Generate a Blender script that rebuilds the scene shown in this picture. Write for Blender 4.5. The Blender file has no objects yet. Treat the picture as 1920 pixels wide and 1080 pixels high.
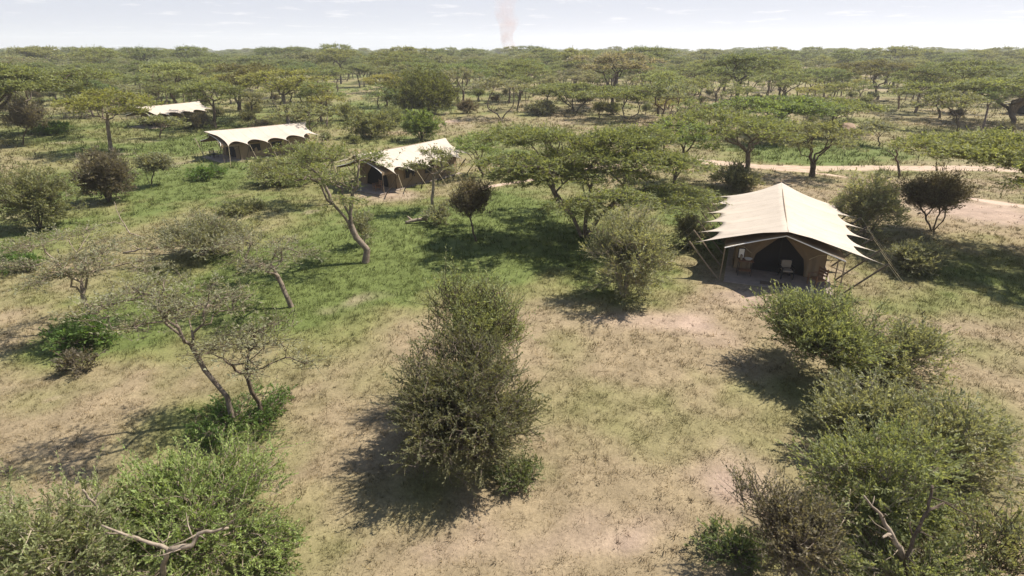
import bpy, math, random
import numpy as np
from mathutils import Vector

scene = bpy.context.scene
col = scene.collection
R_ = math.radians

# ------------------------------------------------------------------ camera
CAM_H = 12.0
HAZE = 0.00024
F_PX = 1067.0            # focal length in photo pixels (1920 wide)
HORIZON_V = 92.0
PITCH = math.atan((540 - HORIZON_V) / F_PX)
cam_d = bpy.data.cameras.new('camera')
cam_d.sensor_width = 36.0
cam_d.lens = F_PX / 1920 * 36.0
cam_d.clip_start = 0.1
cam_d.clip_end = 12000
cam = bpy.data.objects.new('camera', cam_d)
cam.location = (0, 0, CAM_H)
cam.rotation_euler = (math.pi / 2 - PITCH, 0, 0)
col.objects.link(cam)
scene.camera = cam

# ------------------------------------------------------------------ sun and sky
SH = (-0.62, -0.29)                       # shadow offset per metre of height
SUN_EL = math.atan(1 / math.hypot(*SH))
sun_dir = Vector((-SH[0], -SH[1], 1)).normalized()   # towards the sun
sun_d = bpy.data.lights.new('sun', 'SUN')
sun_d.energy = 4.6
sun_d.angle = R_(0.8)
sun_d.color = (1.0, 0.93, 0.83)
sun = bpy.data.objects.new('sun', sun_d)
sun.rotation_euler = sun_dir.to_track_quat('Z', 'Y').to_euler()
sun.location = (60, 30, 80)
col.objects.link(sun)

world = bpy.data.worlds.new('World')
scene.world = world
world.use_nodes = True
wt = world.node_tree
wt.nodes.clear()
w_out = wt.nodes.new('ShaderNodeOutputWorld')
w_bg = wt.nodes.new('ShaderNodeBackground')
w_bg.inputs['Strength'].default_value = 0.08
sky = wt.nodes.new('ShaderNodeTexSky')
sky.sky_type = 'NISHITA'
sky.sun_disc = False
sky.sun_elevation = SUN_EL
sky.sun_rotation = math.atan2(sun_dir.x, sun_dir.y)
sky.altitude = 1500
sky.air_density = 1.0
sky.dust_density = 0.6
sky.ozone_density = 1.2
# thin fair-weather clouds, laid out on a flat layer high over the whole plain
tc = wt.nodes.new('ShaderNodeTexCoord')
sep = wt.nodes.new('ShaderNodeSeparateXYZ')
wt.links.new(tc.outputs['Generated'], sep.inputs[0])
def wmath(op, a, b=None, clamp=False):
    n = wt.nodes.new('ShaderNodeMath'); n.operation = op; n.use_clamp = clamp
    for i, v in enumerate((a, b)):
        if v is None: continue
        if isinstance(v, (int, float)): n.inputs[i].default_value = v
        else: wt.links.new(v, n.inputs[i])
    return n.outputs[0]
zc = wmath('MAXIMUM', sep.outputs[2], 0.0)
zc = wmath('ADD', zc, 0.06)
px = wmath('DIVIDE', sep.outputs[0], zc)
py = wmath('DIVIDE', sep.outputs[1], zc)
cmb = wt.nodes.new('ShaderNodeCombineXYZ')
wt.links.new(px, cmb.inputs[0]); wt.links.new(py, cmb.inputs[1])
cn = wt.nodes.new('ShaderNodeTexNoise')
cn.inputs['Scale'].default_value = 1.5
cn.inputs['Detail'].default_value = 9
cn.inputs['Roughness'].default_value = 0.58
wt.links.new(cmb.outputs[0], cn.inputs['Vector'])
cr = wt.nodes.new('ShaderNodeMapRange')
cr.inputs['From Min'].default_value = 0.50
cr.inputs['From Max'].default_value = 0.76
cr.inputs['To Min'].default_value = 0.97
cr.inputs['To Max'].default_value = 1.0
wt.links.new(cn.outputs['Fac'], cr.inputs['Value'])
mixc = wt.nodes.new('ShaderNodeMix'); mixc.data_type = 'RGBA'
mixc.inputs[7].default_value = (4.0, 4.17, 4.75, 1)
wt.links.new(wmath('MULTIPLY', cr.outputs[0], wmath('SUBTRACT', 1.0, wmath('MULTIPLY', wmath('POWER', wmath('MAXIMUM', wmath('SUBTRACT', sep.outputs[2], 0.1), 0.0), 0.55), 1.15), True)), mixc.inputs[0])
wt.links.new(sky.outputs[0], mixc.inputs[6])
cr2 = wt.nodes.new('ShaderNodeMapRange')
cr2.inputs['From Min'].default_value = 0.57; cr2.inputs['From Max'].default_value = 0.70; cr2.inputs['To Max'].default_value = 0.8
wt.links.new(cn.outputs['Fac'], cr2.inputs['Value'])
mixd = wt.nodes.new('ShaderNodeMix'); mixd.data_type = 'RGBA'
mixd.inputs[7].default_value = (6.3, 6.2, 6.3, 1)
wt.links.new(cr2.outputs[0], mixd.inputs[0]); wt.links.new(mixc.outputs[2], mixd.inputs[6])
wt.links.new(mixd.outputs[2], w_bg.inputs['Color'])
wt.links.new(w_bg.outputs[0], w_out.inputs[0])

vs = scene.view_settings
vs.view_transform = 'Standard'
vs.look = 'None'
vs.exposure = 1.05
vs.gamma = 1.0
vs.use_curve_mapping = False
scene.cycles.use_denoising = True
scene.cycles.denoiser = 'OPENIMAGEDENOISE'
scene.cycles.denoising_input_passes = 'RGB_ALBEDO_NORMAL'
scene.cycles.max_bounces = 6
scene.cycles.diffuse_bounces = 3
scene.cycles.glossy_bounces = 2
scene.cycles.transmission_bounces = 4
scene.cycles.transparent_max_bounces = 8
scene.cycles.volume_bounces = 1

# ------------------------------------------------------------------ pixel -> place
CP, SP = math.cos(PITCH), math.sin(PITCH)
def dep(v):                                   # tangent of the angle below the horizon
    return math.tan(PITCH + math.atan((v - 540) / F_PX))
def gnd(u, v, h=0.0):
    """point of height h seen at photo pixel (u, v)"""
    y = (CAM_H - h) / dep(v)
    zd = y * CP + (CAM_H - h) * SP
    return np.array(((u - 960) / F_PX * zd, y, h))
def zdepth(y, z=0.0):
    return y * CP + (CAM_H - z) * SP

# ------------------------------------------------------------------ tagging helpers
def tag(o, label=None, cat=None, group=None, kind=None):
    if label: o['label'] = label
    if cat: o['category'] = cat
    if group: o['group'] = group
    if kind: o['kind'] = kind
    return o
def empty(name, loc=(0, 0, 0), rz=0.0, scale=(1, 1, 1)):
    o = bpy.data.objects.new(name, None)
    o.empty_display_size = 0.3
    o.location = loc; o.rotation_euler = (0, 0, rz); o.scale = scale
    col.objects.link(o)
    return o
def obj(name, mesh, mat=None, parent=None, color=None):
    o = bpy.data.objects.new(name, mesh)
    if mat and not mesh.materials: mesh.materials.append(mat)
    if parent: o.parent = parent
    if color: o.color = (*color, 1)
    col.objects.link(o)
    return o
def copy_tree(o, parent=None):
    c = o.copy(); col.objects.link(c); c.parent = parent
    for ch in list(o.children): copy_tree(ch, c)
    return c

# ------------------------------------------------------------------ mesh helpers
def np_mesh(name, verts, tris=None, quads=None, attrs=None, smooth=False):
    verts = np.asarray(verts, np.float32).reshape(-1, 3)
    parts = []
    if tris is not None and len(tris): parts.append(np.asarray(tris, np.int32).reshape(-1, 3))
    if quads is not None and len(quads): parts.append(np.asarray(quads, np.int32).reshape(-1, 4))
    m = bpy.data.meshes.new(name)
    loops = np.concatenate([p.ravel() for p in parts])
    sizes = np.concatenate([np.full(len(p), p.shape[1], np.int32) for p in parts])
    starts = np.concatenate([[0], np.cumsum(sizes)[:-1]]).astype(np.int32)
    m.vertices.add(len(verts)); m.vertices.foreach_set('co', verts.ravel())
    m.loops.add(len(loops)); m.loops.foreach_set('vertex_index', loops)
    m.polygons.add(len(sizes)); m.polygons.foreach_set('loop_start', starts)
    if smooth: m.polygons.foreach_set('use_smooth', np.ones(len(sizes), bool))
    for k, v in (attrs or {}).items():
        v = np.asarray(v, np.float32)
        if v.ndim == 1:
            m.attributes.new(k, 'FLOAT', 'POINT').data.foreach_set('value', v)
        else:
            m.attributes.new(k, 'FLOAT_COLOR', 'POINT').data.foreach_set('color', np.c_[v, np.ones(len(v))].astype(np.float32).ravel())
    m.update(calc_edges=True)
    return m

class MB:
    """collects boxes, tubes and polygons of ONE piece"""
    def __init__(s): s.v = []; s.f = []
    def add(s, vs_, fs_):
        b = len(s.v); s.v += [tuple(map(float, p)) for p in vs_]
        s.f += [tuple(b + i for i in f) for f in fs_]
        return s
    def box(s, c, d, rz=0.0, bev=0.0):
        hx, hy, hz = d[0] / 2, d[1] / 2, d[2] / 2
        b = min(bev, hx * .9, hy * .9, hz * .9)
        ca, sa = math.cos(rz), math.sin(rz)
        rings = [(-hz, b), (-hz + b, 0), (hz - b, 0), (hz, b)] if b > 0 else [(-hz, 0), (hz, 0)]
        pts = []
        for z, i in rings:
            for x, y in ((-hx + i, -hy + i), (hx - i, -hy + i), (hx - i, hy - i), (-hx + i, hy - i)):
                pts.append((c[0] + x * ca - y * sa, c[1] + x * sa + y * ca, c[2] + z))
        fs = [(3, 2, 1, 0)]
        n = len(rings)
        for k in range(n - 1):
            for j in range(4):
                a, bb = k * 4 + j, k * 4 + (j + 1) % 4
                fs.append((a, bb, bb + 4, a + 4))
        fs.append(tuple((n - 1) * 4 + j for j in range(4)))
        return s.add(pts, fs)
    def tube(s, pts, r, n=6):
        pts = [Vector(p) for p in pts]
        rs = r if isinstance(r, (list, tuple)) else [r] * len(pts)
        vs_, fs = [], []
        for i, p in enumerate(pts):
            d = (pts[min(i + 1, len(pts) - 1)] - pts[max(i - 1, 0)]).normalized()
            a = d.orthogonal().normalized() if i == 0 else (a - d * a.dot(d)).normalized()
            b = d.cross(a)
            for k in range(n):
                t = 2 * math.pi * k / n
                vs_.append(p + (a * math.cos(t) + b * math.sin(t)) * rs[i])
        for i in range(len(pts) - 1):
            for k in range(n):
                fs.append((i * n + k, i * n + (k + 1) % n, (i + 1) * n + (k + 1) % n, (i + 1) * n + k))
        fs.append(tuple(reversed(range(n)))); fs.append(tuple((len(pts) - 1) * n + k for k in range(n)))
        return s.add(vs_, fs)
    def build(s, name, mat, parent=None, color=None, smooth=False):
        m = bpy.data.meshes.new(name)
        m.from_pydata(s.v, [], s.f); m.update()
        if smooth: m.polygons.foreach_set('use_smooth', [True] * len(m.polygons))
        return obj(name, m, mat, parent, color)

# ------------------------------------------------------------------ value noise in python
_lat = np.random.default_rng(7).random((512, 512))
def vnoise(x, y):
    xi, yi = np.floor(x).astype(int), np.floor(y).astype(int)
    fx, fy = x - xi, y - yi
    fx, fy = fx * fx * (3 - 2 * fx), fy * fy * (3 - 2 * fy)
    a = _lat[xi % 512, yi % 512]; b = _lat[(xi + 1) % 512, yi % 512]
    c = _lat[xi % 512, (yi + 1) % 512]; d = _lat[(xi + 1) % 512, (yi + 1) % 512]
    return (a * (1 - fx) + b * fx) * (1 - fy) + (c * (1 - fx) + d * fx) * fy
def fbm(x, y, o=4):
    s = 0; a = 0.5; t = 0
    for k in range(o):
        s = s + a * vnoise(x * 2 ** k + 17.3 * k, y * 2 ** k + 9.1 * k); t += a; a *= 0.55
    return s / t

# ------------------------------------------------------------------ materials
def new_mat(name):
    m = bpy.data.materials.new(name); m.use_nodes = True
    nt = m.node_tree; nt.nodes.clear()
    out = nt.nodes.new('ShaderNodeOutputMaterial')
    return m, nt, out
def nd(nt, t, **kw):
    n = nt.nodes.new(t)
    for k, v in kw.items(): setattr(n, k, v)
    return n
def mixrgb(nt, fac, a, b, mode='MIX'):
    n = nd(nt, 'ShaderNodeMix', data_type='RGBA', blend_type=mode)
    for s, v in ((0, fac), (6, a), (7, b)):
        if isinstance(v, (int, float)): n.inputs[s].default_value = v
        elif isinstance(v, tuple): n.inputs[s].default_value = (*v, 1)
        else: nt.links.new(v, n.inputs[s])
    return n.outputs[2]
def ramp(nt, fac, lo, hi, a=0.0, b=1.0):
    n = nd(nt, 'ShaderNodeMapRange')
    n.inputs['From Min'].default_value = lo; n.inputs['From Max'].default_value = hi
    n.inputs['To Min'].default_value = a; n.inputs['To Max'].default_value = b
    nt.links.new(fac, n.inputs['Value'])
    return n.outputs[0]
def noise(nt, scale, detail=4, rough=0.55, coord='Object'):
    c = nd(nt, 'ShaderNodeTexCoord')
    n = nd(nt, 'ShaderNodeTexNoise')
    n.inputs['Scale'].default_value = scale; n.inputs['Detail'].default_value = detail
    n.inputs['Roughness'].default_value = rough
    nt.links.new(c.outputs[coord], n.inputs['Vector'])
    return n.outputs['Fac']
def grey(nt, val):
    n = nd(nt, 'ShaderNodeCombineColor')
    for i in range(3): nt.links.new(val, n.inputs[i])
    return n.outputs[0]

def leaf_material():
    m, nt, out = new_mat('leaf')
    oi = nd(nt, 'ShaderNodeObjectInfo')
    geo = nd(nt, 'ShaderNodeNewGeometry')
    base = mixrgb(nt, 1.0, oi.outputs['Color'], grey(nt, ramp(nt, geo.outputs['Random Per Island'], 0, 1, 0.62, 1.38)), 'MULTIPLY')
    base = mixrgb(nt, ramp(nt, noise(nt, 0.9, 3), 0.4, 0.7, 0, 0.45), base, mixrgb(nt, 1.0, base, (1.12, 0.97, 0.84), 'MULTIPLY'))
    d = nd(nt, 'ShaderNodeBsdfPrincipled')
    d.inputs['Roughness'].default_value = 0.62
    d.inputs['Specular IOR Level'].default_value = 0.3
    nt.links.new(base, d.inputs['Base Color'])
    t = nd(nt, 'ShaderNodeBsdfTranslucent')
    nt.links.new(mixrgb(nt, 1.0, base, (1.25, 1.2, 0.6), 'MULTIPLY'), t.inputs['Color'])
    mx = nd(nt, 'ShaderNodeMixShader'); mx.inputs[0].default_value = 0.46
    nt.links.new(d.outputs[0], mx.inputs[1]); nt.links.new(t.outputs[0], mx.inputs[2])
    nt.links.new(mx.outputs[0], out.inputs[0])
    return m
def bark_material():
    m, nt, out = new_mat('bark')
    oi = nd(nt, 'ShaderNodeObjectInfo')
    b = mixrgb(nt, ramp(nt, noise(nt, 5, 6, 0.65), 0.35, 0.7), mixrgb(nt, 1.0, oi.outputs['Color'], (0.6, 0.56, 0.52), 'MULTIPLY'), mixrgb(nt, 1.0, oi.outputs['Color'], (1.35, 1.33, 1.3), 'MULTIPLY'))
    d = nd(nt, 'ShaderNodeBsdfPrincipled'); d.inputs['Roughness'].default_value = 0.9
    d.inputs['Specular IOR Level'].default_value = 0.2
    nt.links.new(b, d.inputs['Base Color'])
    bp = nd(nt, 'ShaderNodeBump'); bp.inputs['Strength'].default_value = 0.6; bp.inputs['Distance'].default_value = 0.03
    nt.links.new(noise(nt, 14, 5, 0.7), bp.inputs['Height']); nt.links.new(bp.outputs[0], d.inputs['Normal'])
    nt.links.new(d.outputs[0], out.inputs[0])
    return m
def cloth_material(name, colr, dark=0.82, trans=0.12, wr=0.5):
    m, nt, out = new_mat(name)
    b = mixrgb(nt, ramp(nt, noise(nt, 0.55, 6, 0.62), 0.42, 0.72), colr, tuple(c * dark for c in colr))
    b = mixrgb(nt, ramp(nt, noise(nt, 7, 5, 0.7), 0.55, 0.85, 0, 0.35), b, tuple(c * dark * .9 for c in colr))
    d = nd(nt, 'ShaderNodeBsdfPrincipled'); d.inputs['Roughness'].default_value = 0.88
    d.inputs['Specular IOR Level'].default_value = 0.15
    nt.links.new(b, d.inputs['Base Color'])
    bp = nd(nt, 'ShaderNodeBump'); bp.inputs['Strength'].default_value = wr; bp.inputs['Distance'].default_value = 0.05
    c = nd(nt, 'ShaderNodeTexCoord'); mp = nd(nt, 'ShaderNodeMapping'); mp.inputs['Scale'].default_value = (0.6, 2.6, 0.6)
    n = nd(nt, 'ShaderNodeTexNoise'); n.inputs['Scale'].default_value = 1.2; n.inputs['Detail'].default_value = 5
    nt.links.new(c.outputs['Object'], mp.inputs[0]); nt.links.new(mp.outputs[0], n.inputs['Vector'])
    nt.links.new(n.outputs['Fac'], bp.inputs['Height']); nt.links.new(bp.outputs[0], d.inputs['Normal'])
    t = nd(nt, 'ShaderNodeBsdfTranslucent'); nt.links.new(mixrgb(nt, 1.0, b, (1.0, 0.8, 0.55), 'MULTIPLY'), t.inputs['Color'])
    mx = nd(nt, 'ShaderNodeMixShader'); mx.inputs[0].default_value = trans
    nt.links.new(d.outputs[0], mx.inputs[1]); nt.links.new(t.outputs[0], mx.inputs[2])
    nt.links.new(mx.outputs[0], out.inputs[0])
    return m
def add_seams(m):
    nt = m.node_tree; p = next(n for n in nt.nodes if n.type == 'BSDF_PRINCIPLED')
    src_ = p.inputs['Base Color'].links[0].from_socket
    c = nd(nt, 'ShaderNodeTexCoord'); sp = nd(nt, 'ShaderNodeSeparateXYZ'); nt.links.new(c.outputs['Object'], sp.inputs[0])
    k = nd(nt, 'ShaderNodeMath'); k.operation = 'PINGPONG'; k.inputs[1].default_value = .585
    nt.links.new(sp.outputs[1], k.inputs[0])
    b = mixrgb(nt, ramp(nt, k.outputs[0], .0, .04, .6, 0.0), src_, (0.26, 0.21, 0.15))
    b = mixrgb(nt, ramp(nt, noise(nt, 2.2, 8, .72), .56, .78, 0, .5), b, (0.33, 0.26, 0.18))
    nt.links.new(b, p.inputs['Base Color'])
def plain_material(name, colr, rough=0.8, scale=6.0, var=0.3):
    m, nt, out = new_mat(name)
    b = mixrgb(nt, ramp(nt, noise(nt, scale, 5, 0.6), 0.35, 0.7), colr, tuple(c * (1 - var) for c in colr))
    d = nd(nt, 'ShaderNodeBsdfPrincipled'); d.inputs['Roughness'].default_value = rough
    nt.links.new(b, d.inputs['Base Color'])
    bp = nd(nt, 'ShaderNodeBump'); bp.inputs['Strength'].default_value = 0.3; bp.inputs['Distance'].default_value = 0.01
    nt.links.new(noise(nt, scale * 6, 4), bp.inputs['Height']); nt.links.new(bp.outputs[0], d.inputs['Normal'])
    nt.links.new(d.outputs[0], out.inputs[0])
    return m
def ground_material(name='ground_soil', bumpd=0.05):
    m, nt, out = new_mat(name)
    at = nd(nt, 'ShaderNodeAttribute', attribute_name='tint')
    f1 = ramp(nt, noise(nt, 1.1, 6, 0.65), 0.3, 0.7, 0.8, 1.2)
    f2 = ramp(nt, noise(nt, 9.0, 5, 0.7), 0.3, 0.7, 0.76, 1.22)
    b = mixrgb(nt, 1.0, at.outputs['Color'], grey(nt, f1), 'MULTIPLY')
    b = mixrgb(nt, 1.0, b, grey(nt, f2), 'MULTIPLY')
    b = mixrgb(nt, ramp(nt, noise(nt, 2.6, 5, 0.7), 0.58, 0.72, 0, 0.5), b, mixrgb(nt, 1.0, b, (0.62, 0.6, 0.5), 'MULTIPLY'))
    d = nd(nt, 'ShaderNodeBsdfPrincipled'); d.inputs['Roughness'].default_value = 0.95
    d.inputs['Specular IOR Level'].default_value = 0.1
    nt.links.new(b, d.inputs['Base Color'])
    bp = nd(nt, 'ShaderNodeBump'); bp.inputs['Strength'].default_value = 0.9; bp.inputs['Distance'].default_value = bumpd
    nt.links.new(noise(nt, 7.0, 8, 0.75), bp.inputs['Height']); nt.links.new(bp.outputs[0], d.inputs['Normal'])
    nt.links.new(d.outputs[0], out.inputs[0])
    return m
def grass_material():
    m, nt, out = new_mat('grass_blade')
    at = nd(nt, 'ShaderNodeAttribute', attribute_name='tint')
    geo = nd(nt, 'ShaderNodeNewGeometry')
    b = mixrgb(nt, 1.0, at.outputs['Color'], grey(nt, ramp(nt, geo.outputs['Random Per Island'], 0, 1, 0.7, 1.3)), 'MULTIPLY')
    d = nd(nt, 'ShaderNodeBsdfDiffuse'); nt.links.new(b, d.inputs[0])
    t = nd(nt, 'ShaderNodeBsdfTranslucent'); nt.links.new(b, t.inputs[0])
    mx = nd(nt, 'ShaderNodeMixShader'); mx.inputs[0].default_value = 0.4
    nt.links.new(d.outputs[0], mx.inputs[1]); nt.links.new(t.outputs[0], mx.inputs[2])
    nt.links.new(mx.outputs[0], out.inputs[0])
    return m

M_LEAF = leaf_material(); M_BARK = bark_material()
M_FLY = cloth_material('cream_canvas', (0.50, 0.435, 0.36), 0.86, 0.10, 0.5)
add_seams(M_FLY)
M_TAN = cloth_material('tan_canvas', (0.265, 0.195, 0.12), 0.85, 0.12, 0.35)
M_PIPE = plain_material('white_binding', (0.8, 0.77, 0.7), 0.8, 5, 0.12)
M_MESH = plain_material('insect_mesh_and_interior_dark', (0.022, 0.019, 0.017), 0.9, 20, 0.3)  # mesh; its near-black also paints in the shade of the interior behind
M_POLE = plain_material('pole_wood', (0.27, 0.20, 0.13), 0.75, 9, 0.4)
M_PEG_SHADEPOLE = plain_material('peg_and_backlit_pole_wood', (0.10, 0.075, 0.05), 0.75, 9, 0.4)  # peg wood; on right eave poles the dark tone paints backlit shade
M_ROPE = plain_material('rope', (0.52, 0.43, 0.26), 0.9, 30, 0.2)
M_FLOOR = plain_material('ground_sheet', (0.255, 0.205, 0.165), 0.9, 2.5, 0.3)
M_MAT = plain_material('coir_mat', (0.12, 0.085, 0.06), 0.95, 30, 0.3)
M_WOOD = plain_material('brown_wood', (0.23, 0.12, 0.06), 0.6, 8, 0.4)
M_BLACK = plain_material('black_iron', (0.025, 0.022, 0.02), 0.55, 8, 0.3)
M_CUSH = plain_material('cream_cushion', (0.27, 0.225, 0.17), 0.9, 8, 0.15)
M_STEEL = plain_material('pale_enamel', (0.7, 0.68, 0.62), 0.35, 8, 0.1)
M_GROUND = ground_material(); M_GRASS = grass_material(); M_TRACK = ground_material('track_sand', 0.03)

# ------------------------------------------------------------------ ground cover map
# patches read off the photograph: pixel centre, pixel radii, strength
GREEN = [(560, 505, 190, 60, .95), (420, 590, 190, 60, .6), (740, 430, 150, 55, 1.0), (960, 465, 190, 60, .9), (1030, 385, 150, 50, .6),
         (760, 520, 160, 60, .5), (430, 320, 150, 40, .75), (330, 270, 160, 30, .6), (170, 345, 160, 40, .6), (60, 460, 120, 60, .5), (160, 640, 120, 50, .9),
         (420, 800, 130, 45, .75), (300, 690, 140, 40, .35), (560, 640, 110, 40, .35), (1480, 285, 130, 25, .7), (1800, 500, 170, 70, .65), (1650, 570, 90, 25, .45),
         (1170, 540, 120, 45, .55), (1280, 400, 70, 60, .7), (1240, 520, 60, 40, .5), (480, 960, 160, 120, .4), (930, 890, 90, 60, .45), (1480, 720, 110, 60, .35),
         (1400, 1050, 110, 60, .7), (100, 245, 150, 20, .4), (660, 690, 100, 50, .25), (1720, 250, 110, 40, .35), (1620, 290, 160, 30, .3),
         (760, 900, 120, 60, .3), (1760, 780, 200, 130, .2), (1000, 300, 120, 30, .3), (640, 210, 130, 30, .3), (240, 560, 90, 60, .35)]
BARE = [(1440, 560, 140, 25, .95), (1230, 605, 150, 34, .8), (1370, 900, 60, 40, .6), (1130, 1010, 130, 55, .7), (1350, 660, 110, 40, .4), (30, 590, 100, 30, .6), (1800, 615, 160, 22, .75),
        (1850, 398, 110, 28, 1.0), (1700, 365, 60, 15, .4), (250, 295, 150, 14, .55), (700, 365, 110, 14, .85), (470, 305, 60, 10, .8), (1190, 690, 120, 50, .35), (860, 1040, 160, 50, .35),
        (180, 790, 110, 60, .35), (1330, 760, 80, 50, .3), (640, 570, 50, 35, .45), (480, 350, 90, 16, .4), (1560, 500, 60, 40, .5), (100, 700, 110, 30, .2),
        (500, 985, 20, 20, .2), (860, 230, 60, 12, .5), (640, 190, 60, 8, .4), (1600, 880, 0.1, .1, 0), (650, 800, 80, 50, .3), (1280, 980, 90, 40, .3)]
def _ell(lst):
    o = []
    for cx, cy, rx, ry, s in lst:
        c = gnd(cx, cy); a = rx / F_PX * zdepth(c[1])
        b = (gnd(cx, cy - ry)[1] - gnd(cx, cy + ry)[1]) / 2
        o.append((c[0], c[1], max(a, .05), max(b, .05), s))
    return o
GREEN, BARE = _ell(GREEN), _ell(BARE)
def cover(x, y):
    """how green and how bare the ground is at each place"""
    n1 = fbm(x * .11 + 40, y * .11 + 40, 5); n2 = fbm(x * .45 + 90, y * .45 + 20, 5)
    near = np.clip(1 - (y - 60) / 60, 0, 1)
    mid = np.clip((y - 20) / 10, 0, 1) * (.31 + .13 * np.clip(-x / 15, -1, 1))
    g = (n1 - .5) * 1.5 + (n2 - .5) * .9 + .06 + mid + .10 * (1 - near)
    b = (fbm(x * .16 + 200, y * .16 + 70, 5) - .64) * 2.2 + (n2 - .5) * .6
    wx = x + (fbm(x * .3, y * .3, 3) - .5) * 3.2; wy = y + (fbm(x * .3 + 50, y * .3 + 50, 3) - .5) * 3.2
    for cx, cy, a, bb, s in GREEN:
        k = np.exp(-(((wx - cx) / a) ** 2 + ((wy - cy) / bb) ** 2) * 1.1)
        g = g + s * k * 1.15; b = b - s * k * .6
    for cx, cy, a, bb, s in BARE:
        k = np.exp(-(((wx - cx) / a) ** 2 + ((wy - cy) / bb) ** 2) * 1.1)
        b = b + s * k * 1.25; g = g - s * k * .5
    b = b + (n2 - .5) * .9 * (b > .1)
    return np.clip(g, 0, 1), np.clip(b, 0, 1)
C_DRY = np.array((0.23, 0.181, 0.112)); C_GREEN = np.array((0.168, 0.162, 0.067)); C_LUSH = np.array((0.11, 0.135, 0.042)); C_BARE = np.array((0.31, 0.232, 0.178))
def ground_color(x, y):
    g, b = cover(x, y)
    v = fbm(x * 1.3, y * 1.3, 3)[..., None]
    c = C_DRY * (0.82 + .36 * v)
    c = c * (1 - np.minimum(g * 1.6, 1)[..., None]) + C_GREEN * np.minimum(g * 1.6, 1)[..., None]
    k = np.clip((g - .6) / .4, 0, 1)[..., None]
    c = c * (1 - k) + C_LUSH * k
    c = c * (1 - b[..., None]) + C_BARE * (0.85 + .3 * v) * b[..., None]
    return c, g, b
def graded(lo, hi, step, far_lo, far_hi, grow=1.16):
    mid = list(np.arange(lo, hi + step / 2, step))
    s = step; a = []
    x = lo
    while x > far_lo: s *= grow; x -= s; a.append(x)
    s = step; x = hi; b = []
    while x < far_hi: s *= grow; x += s; b.append(x)
    return np.array(a[::-1] + mid + b)
gx = graded(-45, 45, 0.34, -4200, 4200); gy = graded(7, 75, 0.34, -400, 5200, 1.12)
X, Y = np.meshgrid(gx, gy)
gc, gg, gb = ground_color(X, Y)
def ground_z(x, y):
    return (fbm(x * .25 + 5, y * .25 + 5, 3) - .5) * 0.16 * np.clip((90 - y) / 60, 0, 1)
Z = ground_z(X, Y)
nx, ny = len(gx), len(gy)
ii = (np.arange(ny - 1)[:, None] * nx + np.arange(nx - 1)[None]).ravel()
gm = np_mesh('ground', np.stack([X, Y, Z], -1).reshape(-1, 3), quads=np.c_[ii, ii + 1, ii + nx + 1, ii + nx], attrs={'tint': gc.reshape(-1, 3)}, smooth=True)
tag(obj('ground', gm, M_GROUND), 'dry tan savanna ground with green grassy patches', 'ground', kind='structure')

# ------------------------------------------------------------------ dirt tracks and footpaths
TRACKS = []
def track(name, pix, width, label, seed):
    pts = np.array([gnd(u, v)[:2] for u, v in pix])
    d = np.r_[0, np.cumsum(np.hypot(*np.diff(pts, axis=0).T))]
    s = np.arange(0, d[-1], 0.35)
    cx, cy = np.interp(s, d, pts[:, 0]), np.interp(s, d, pts[:, 1])
    for _ in range(12):
        cx[1:-1] = (cx[:-2] + 2 * cx[1:-1] + cx[2:]) / 4; cy[1:-1] = (cy[:-2] + 2 * cy[1:-1] + cy[2:]) / 4
    TRACKS.append((cx[::4].copy(), cy[::4].copy(), width))
    tx, ty = np.gradient(cx), np.gradient(cy); l = np.hypot(tx, ty); px_, py_ = -ty / l, tx / l
    K = 9; rows = []
    fade = np.clip(np.minimum(s, d[-1] - s) / 2.5, 0.08, 1)
    for k in range(K):
        t = k / (K - 1) * 2 - 1
        w = width / 2 * fade * (0.75 + .5 * vnoise(s * .8 + seed, np.full_like(s, k * .0 + (t > 0) * 9 + seed)))
        x, y = cx + px_ * t * w, cy + py_ * t * w
        crown = 0.02 + .0 * s
        rows.append(np.stack([x, y, ground_z(x, y) + crown * (1 - t ** 8) - .012 * (abs(t) == 1)], -1))
    V = np.stack(rows, 1); n = len(s)
    q = (np.arange(n - 1)[:, None] * K + np.arange(K - 1)[None]).ravel()
    P = V.reshape(-1, 3)
    g0, _, _ = ground_color(P[:, 0], P[:, 1])
    tt = np.tile(np.abs(np.linspace(-1, 1, K)), n)
    edge = np.clip((tt - .35) / .65, 0, 1)[:, None] ** 1.2
    rut = np.clip(1 - tt / .3, 0, 1)[:, None] * .5 if width > 2 else 0
    mixk = np.clip(edge + rut, 0, 1) * .85
    c = C_BARE * 1.4 * (1 - mixk) + g0 * mixk
    m = np_mesh(name, P, quads=np.c_[q, q + K, q + K + 1, q + 1], attrs={'tint': c}, smooth=True)
    tag(obj(name, m, M_TRACK), label, 'track', kind='structure')
track('dirt_track', [(1240, 296), (1320, 303), (1400, 311), (1500, 316), (1600, 315), (1700, 315), (1830, 316), (1990, 322)], 3.6, 'pale sandy vehicle track behind the big tent', 3)
track('dirt_track', [(1420, 316), (1500, 321), (1560, 328), (1600, 336)], 1.1, 'short sandy branch of the track', 11)
track('dirt_track', [(1780, 365), (1830, 374), (1880, 382), (1960, 392), (2050, 400)], 1.9, 'sandy path leading out past the dark thorn bush', 17)
track('footpath', [(860, 362), (900, 353), (950, 345), (1000, 337), (1050, 326), (1130, 312), (1240, 300)], 1.0, 'narrow worn footpath curving through green grass', 23)
0 and track('footpath', [(1480, 585), (1600, 588), (1700, 600), (1800, 612), (1960, 630)], 0.9, 'worn sandy footpath in front of the big tent', 31)
def on_track(x, y):
    m = np.zeros(len(x), bool)
    for cx, cy, w in TRACKS:
        for a, b in zip(cx, cy): m |= (x - a) ** 2 + (y - b) ** 2 < (w * .36) ** 2
    return m

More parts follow.
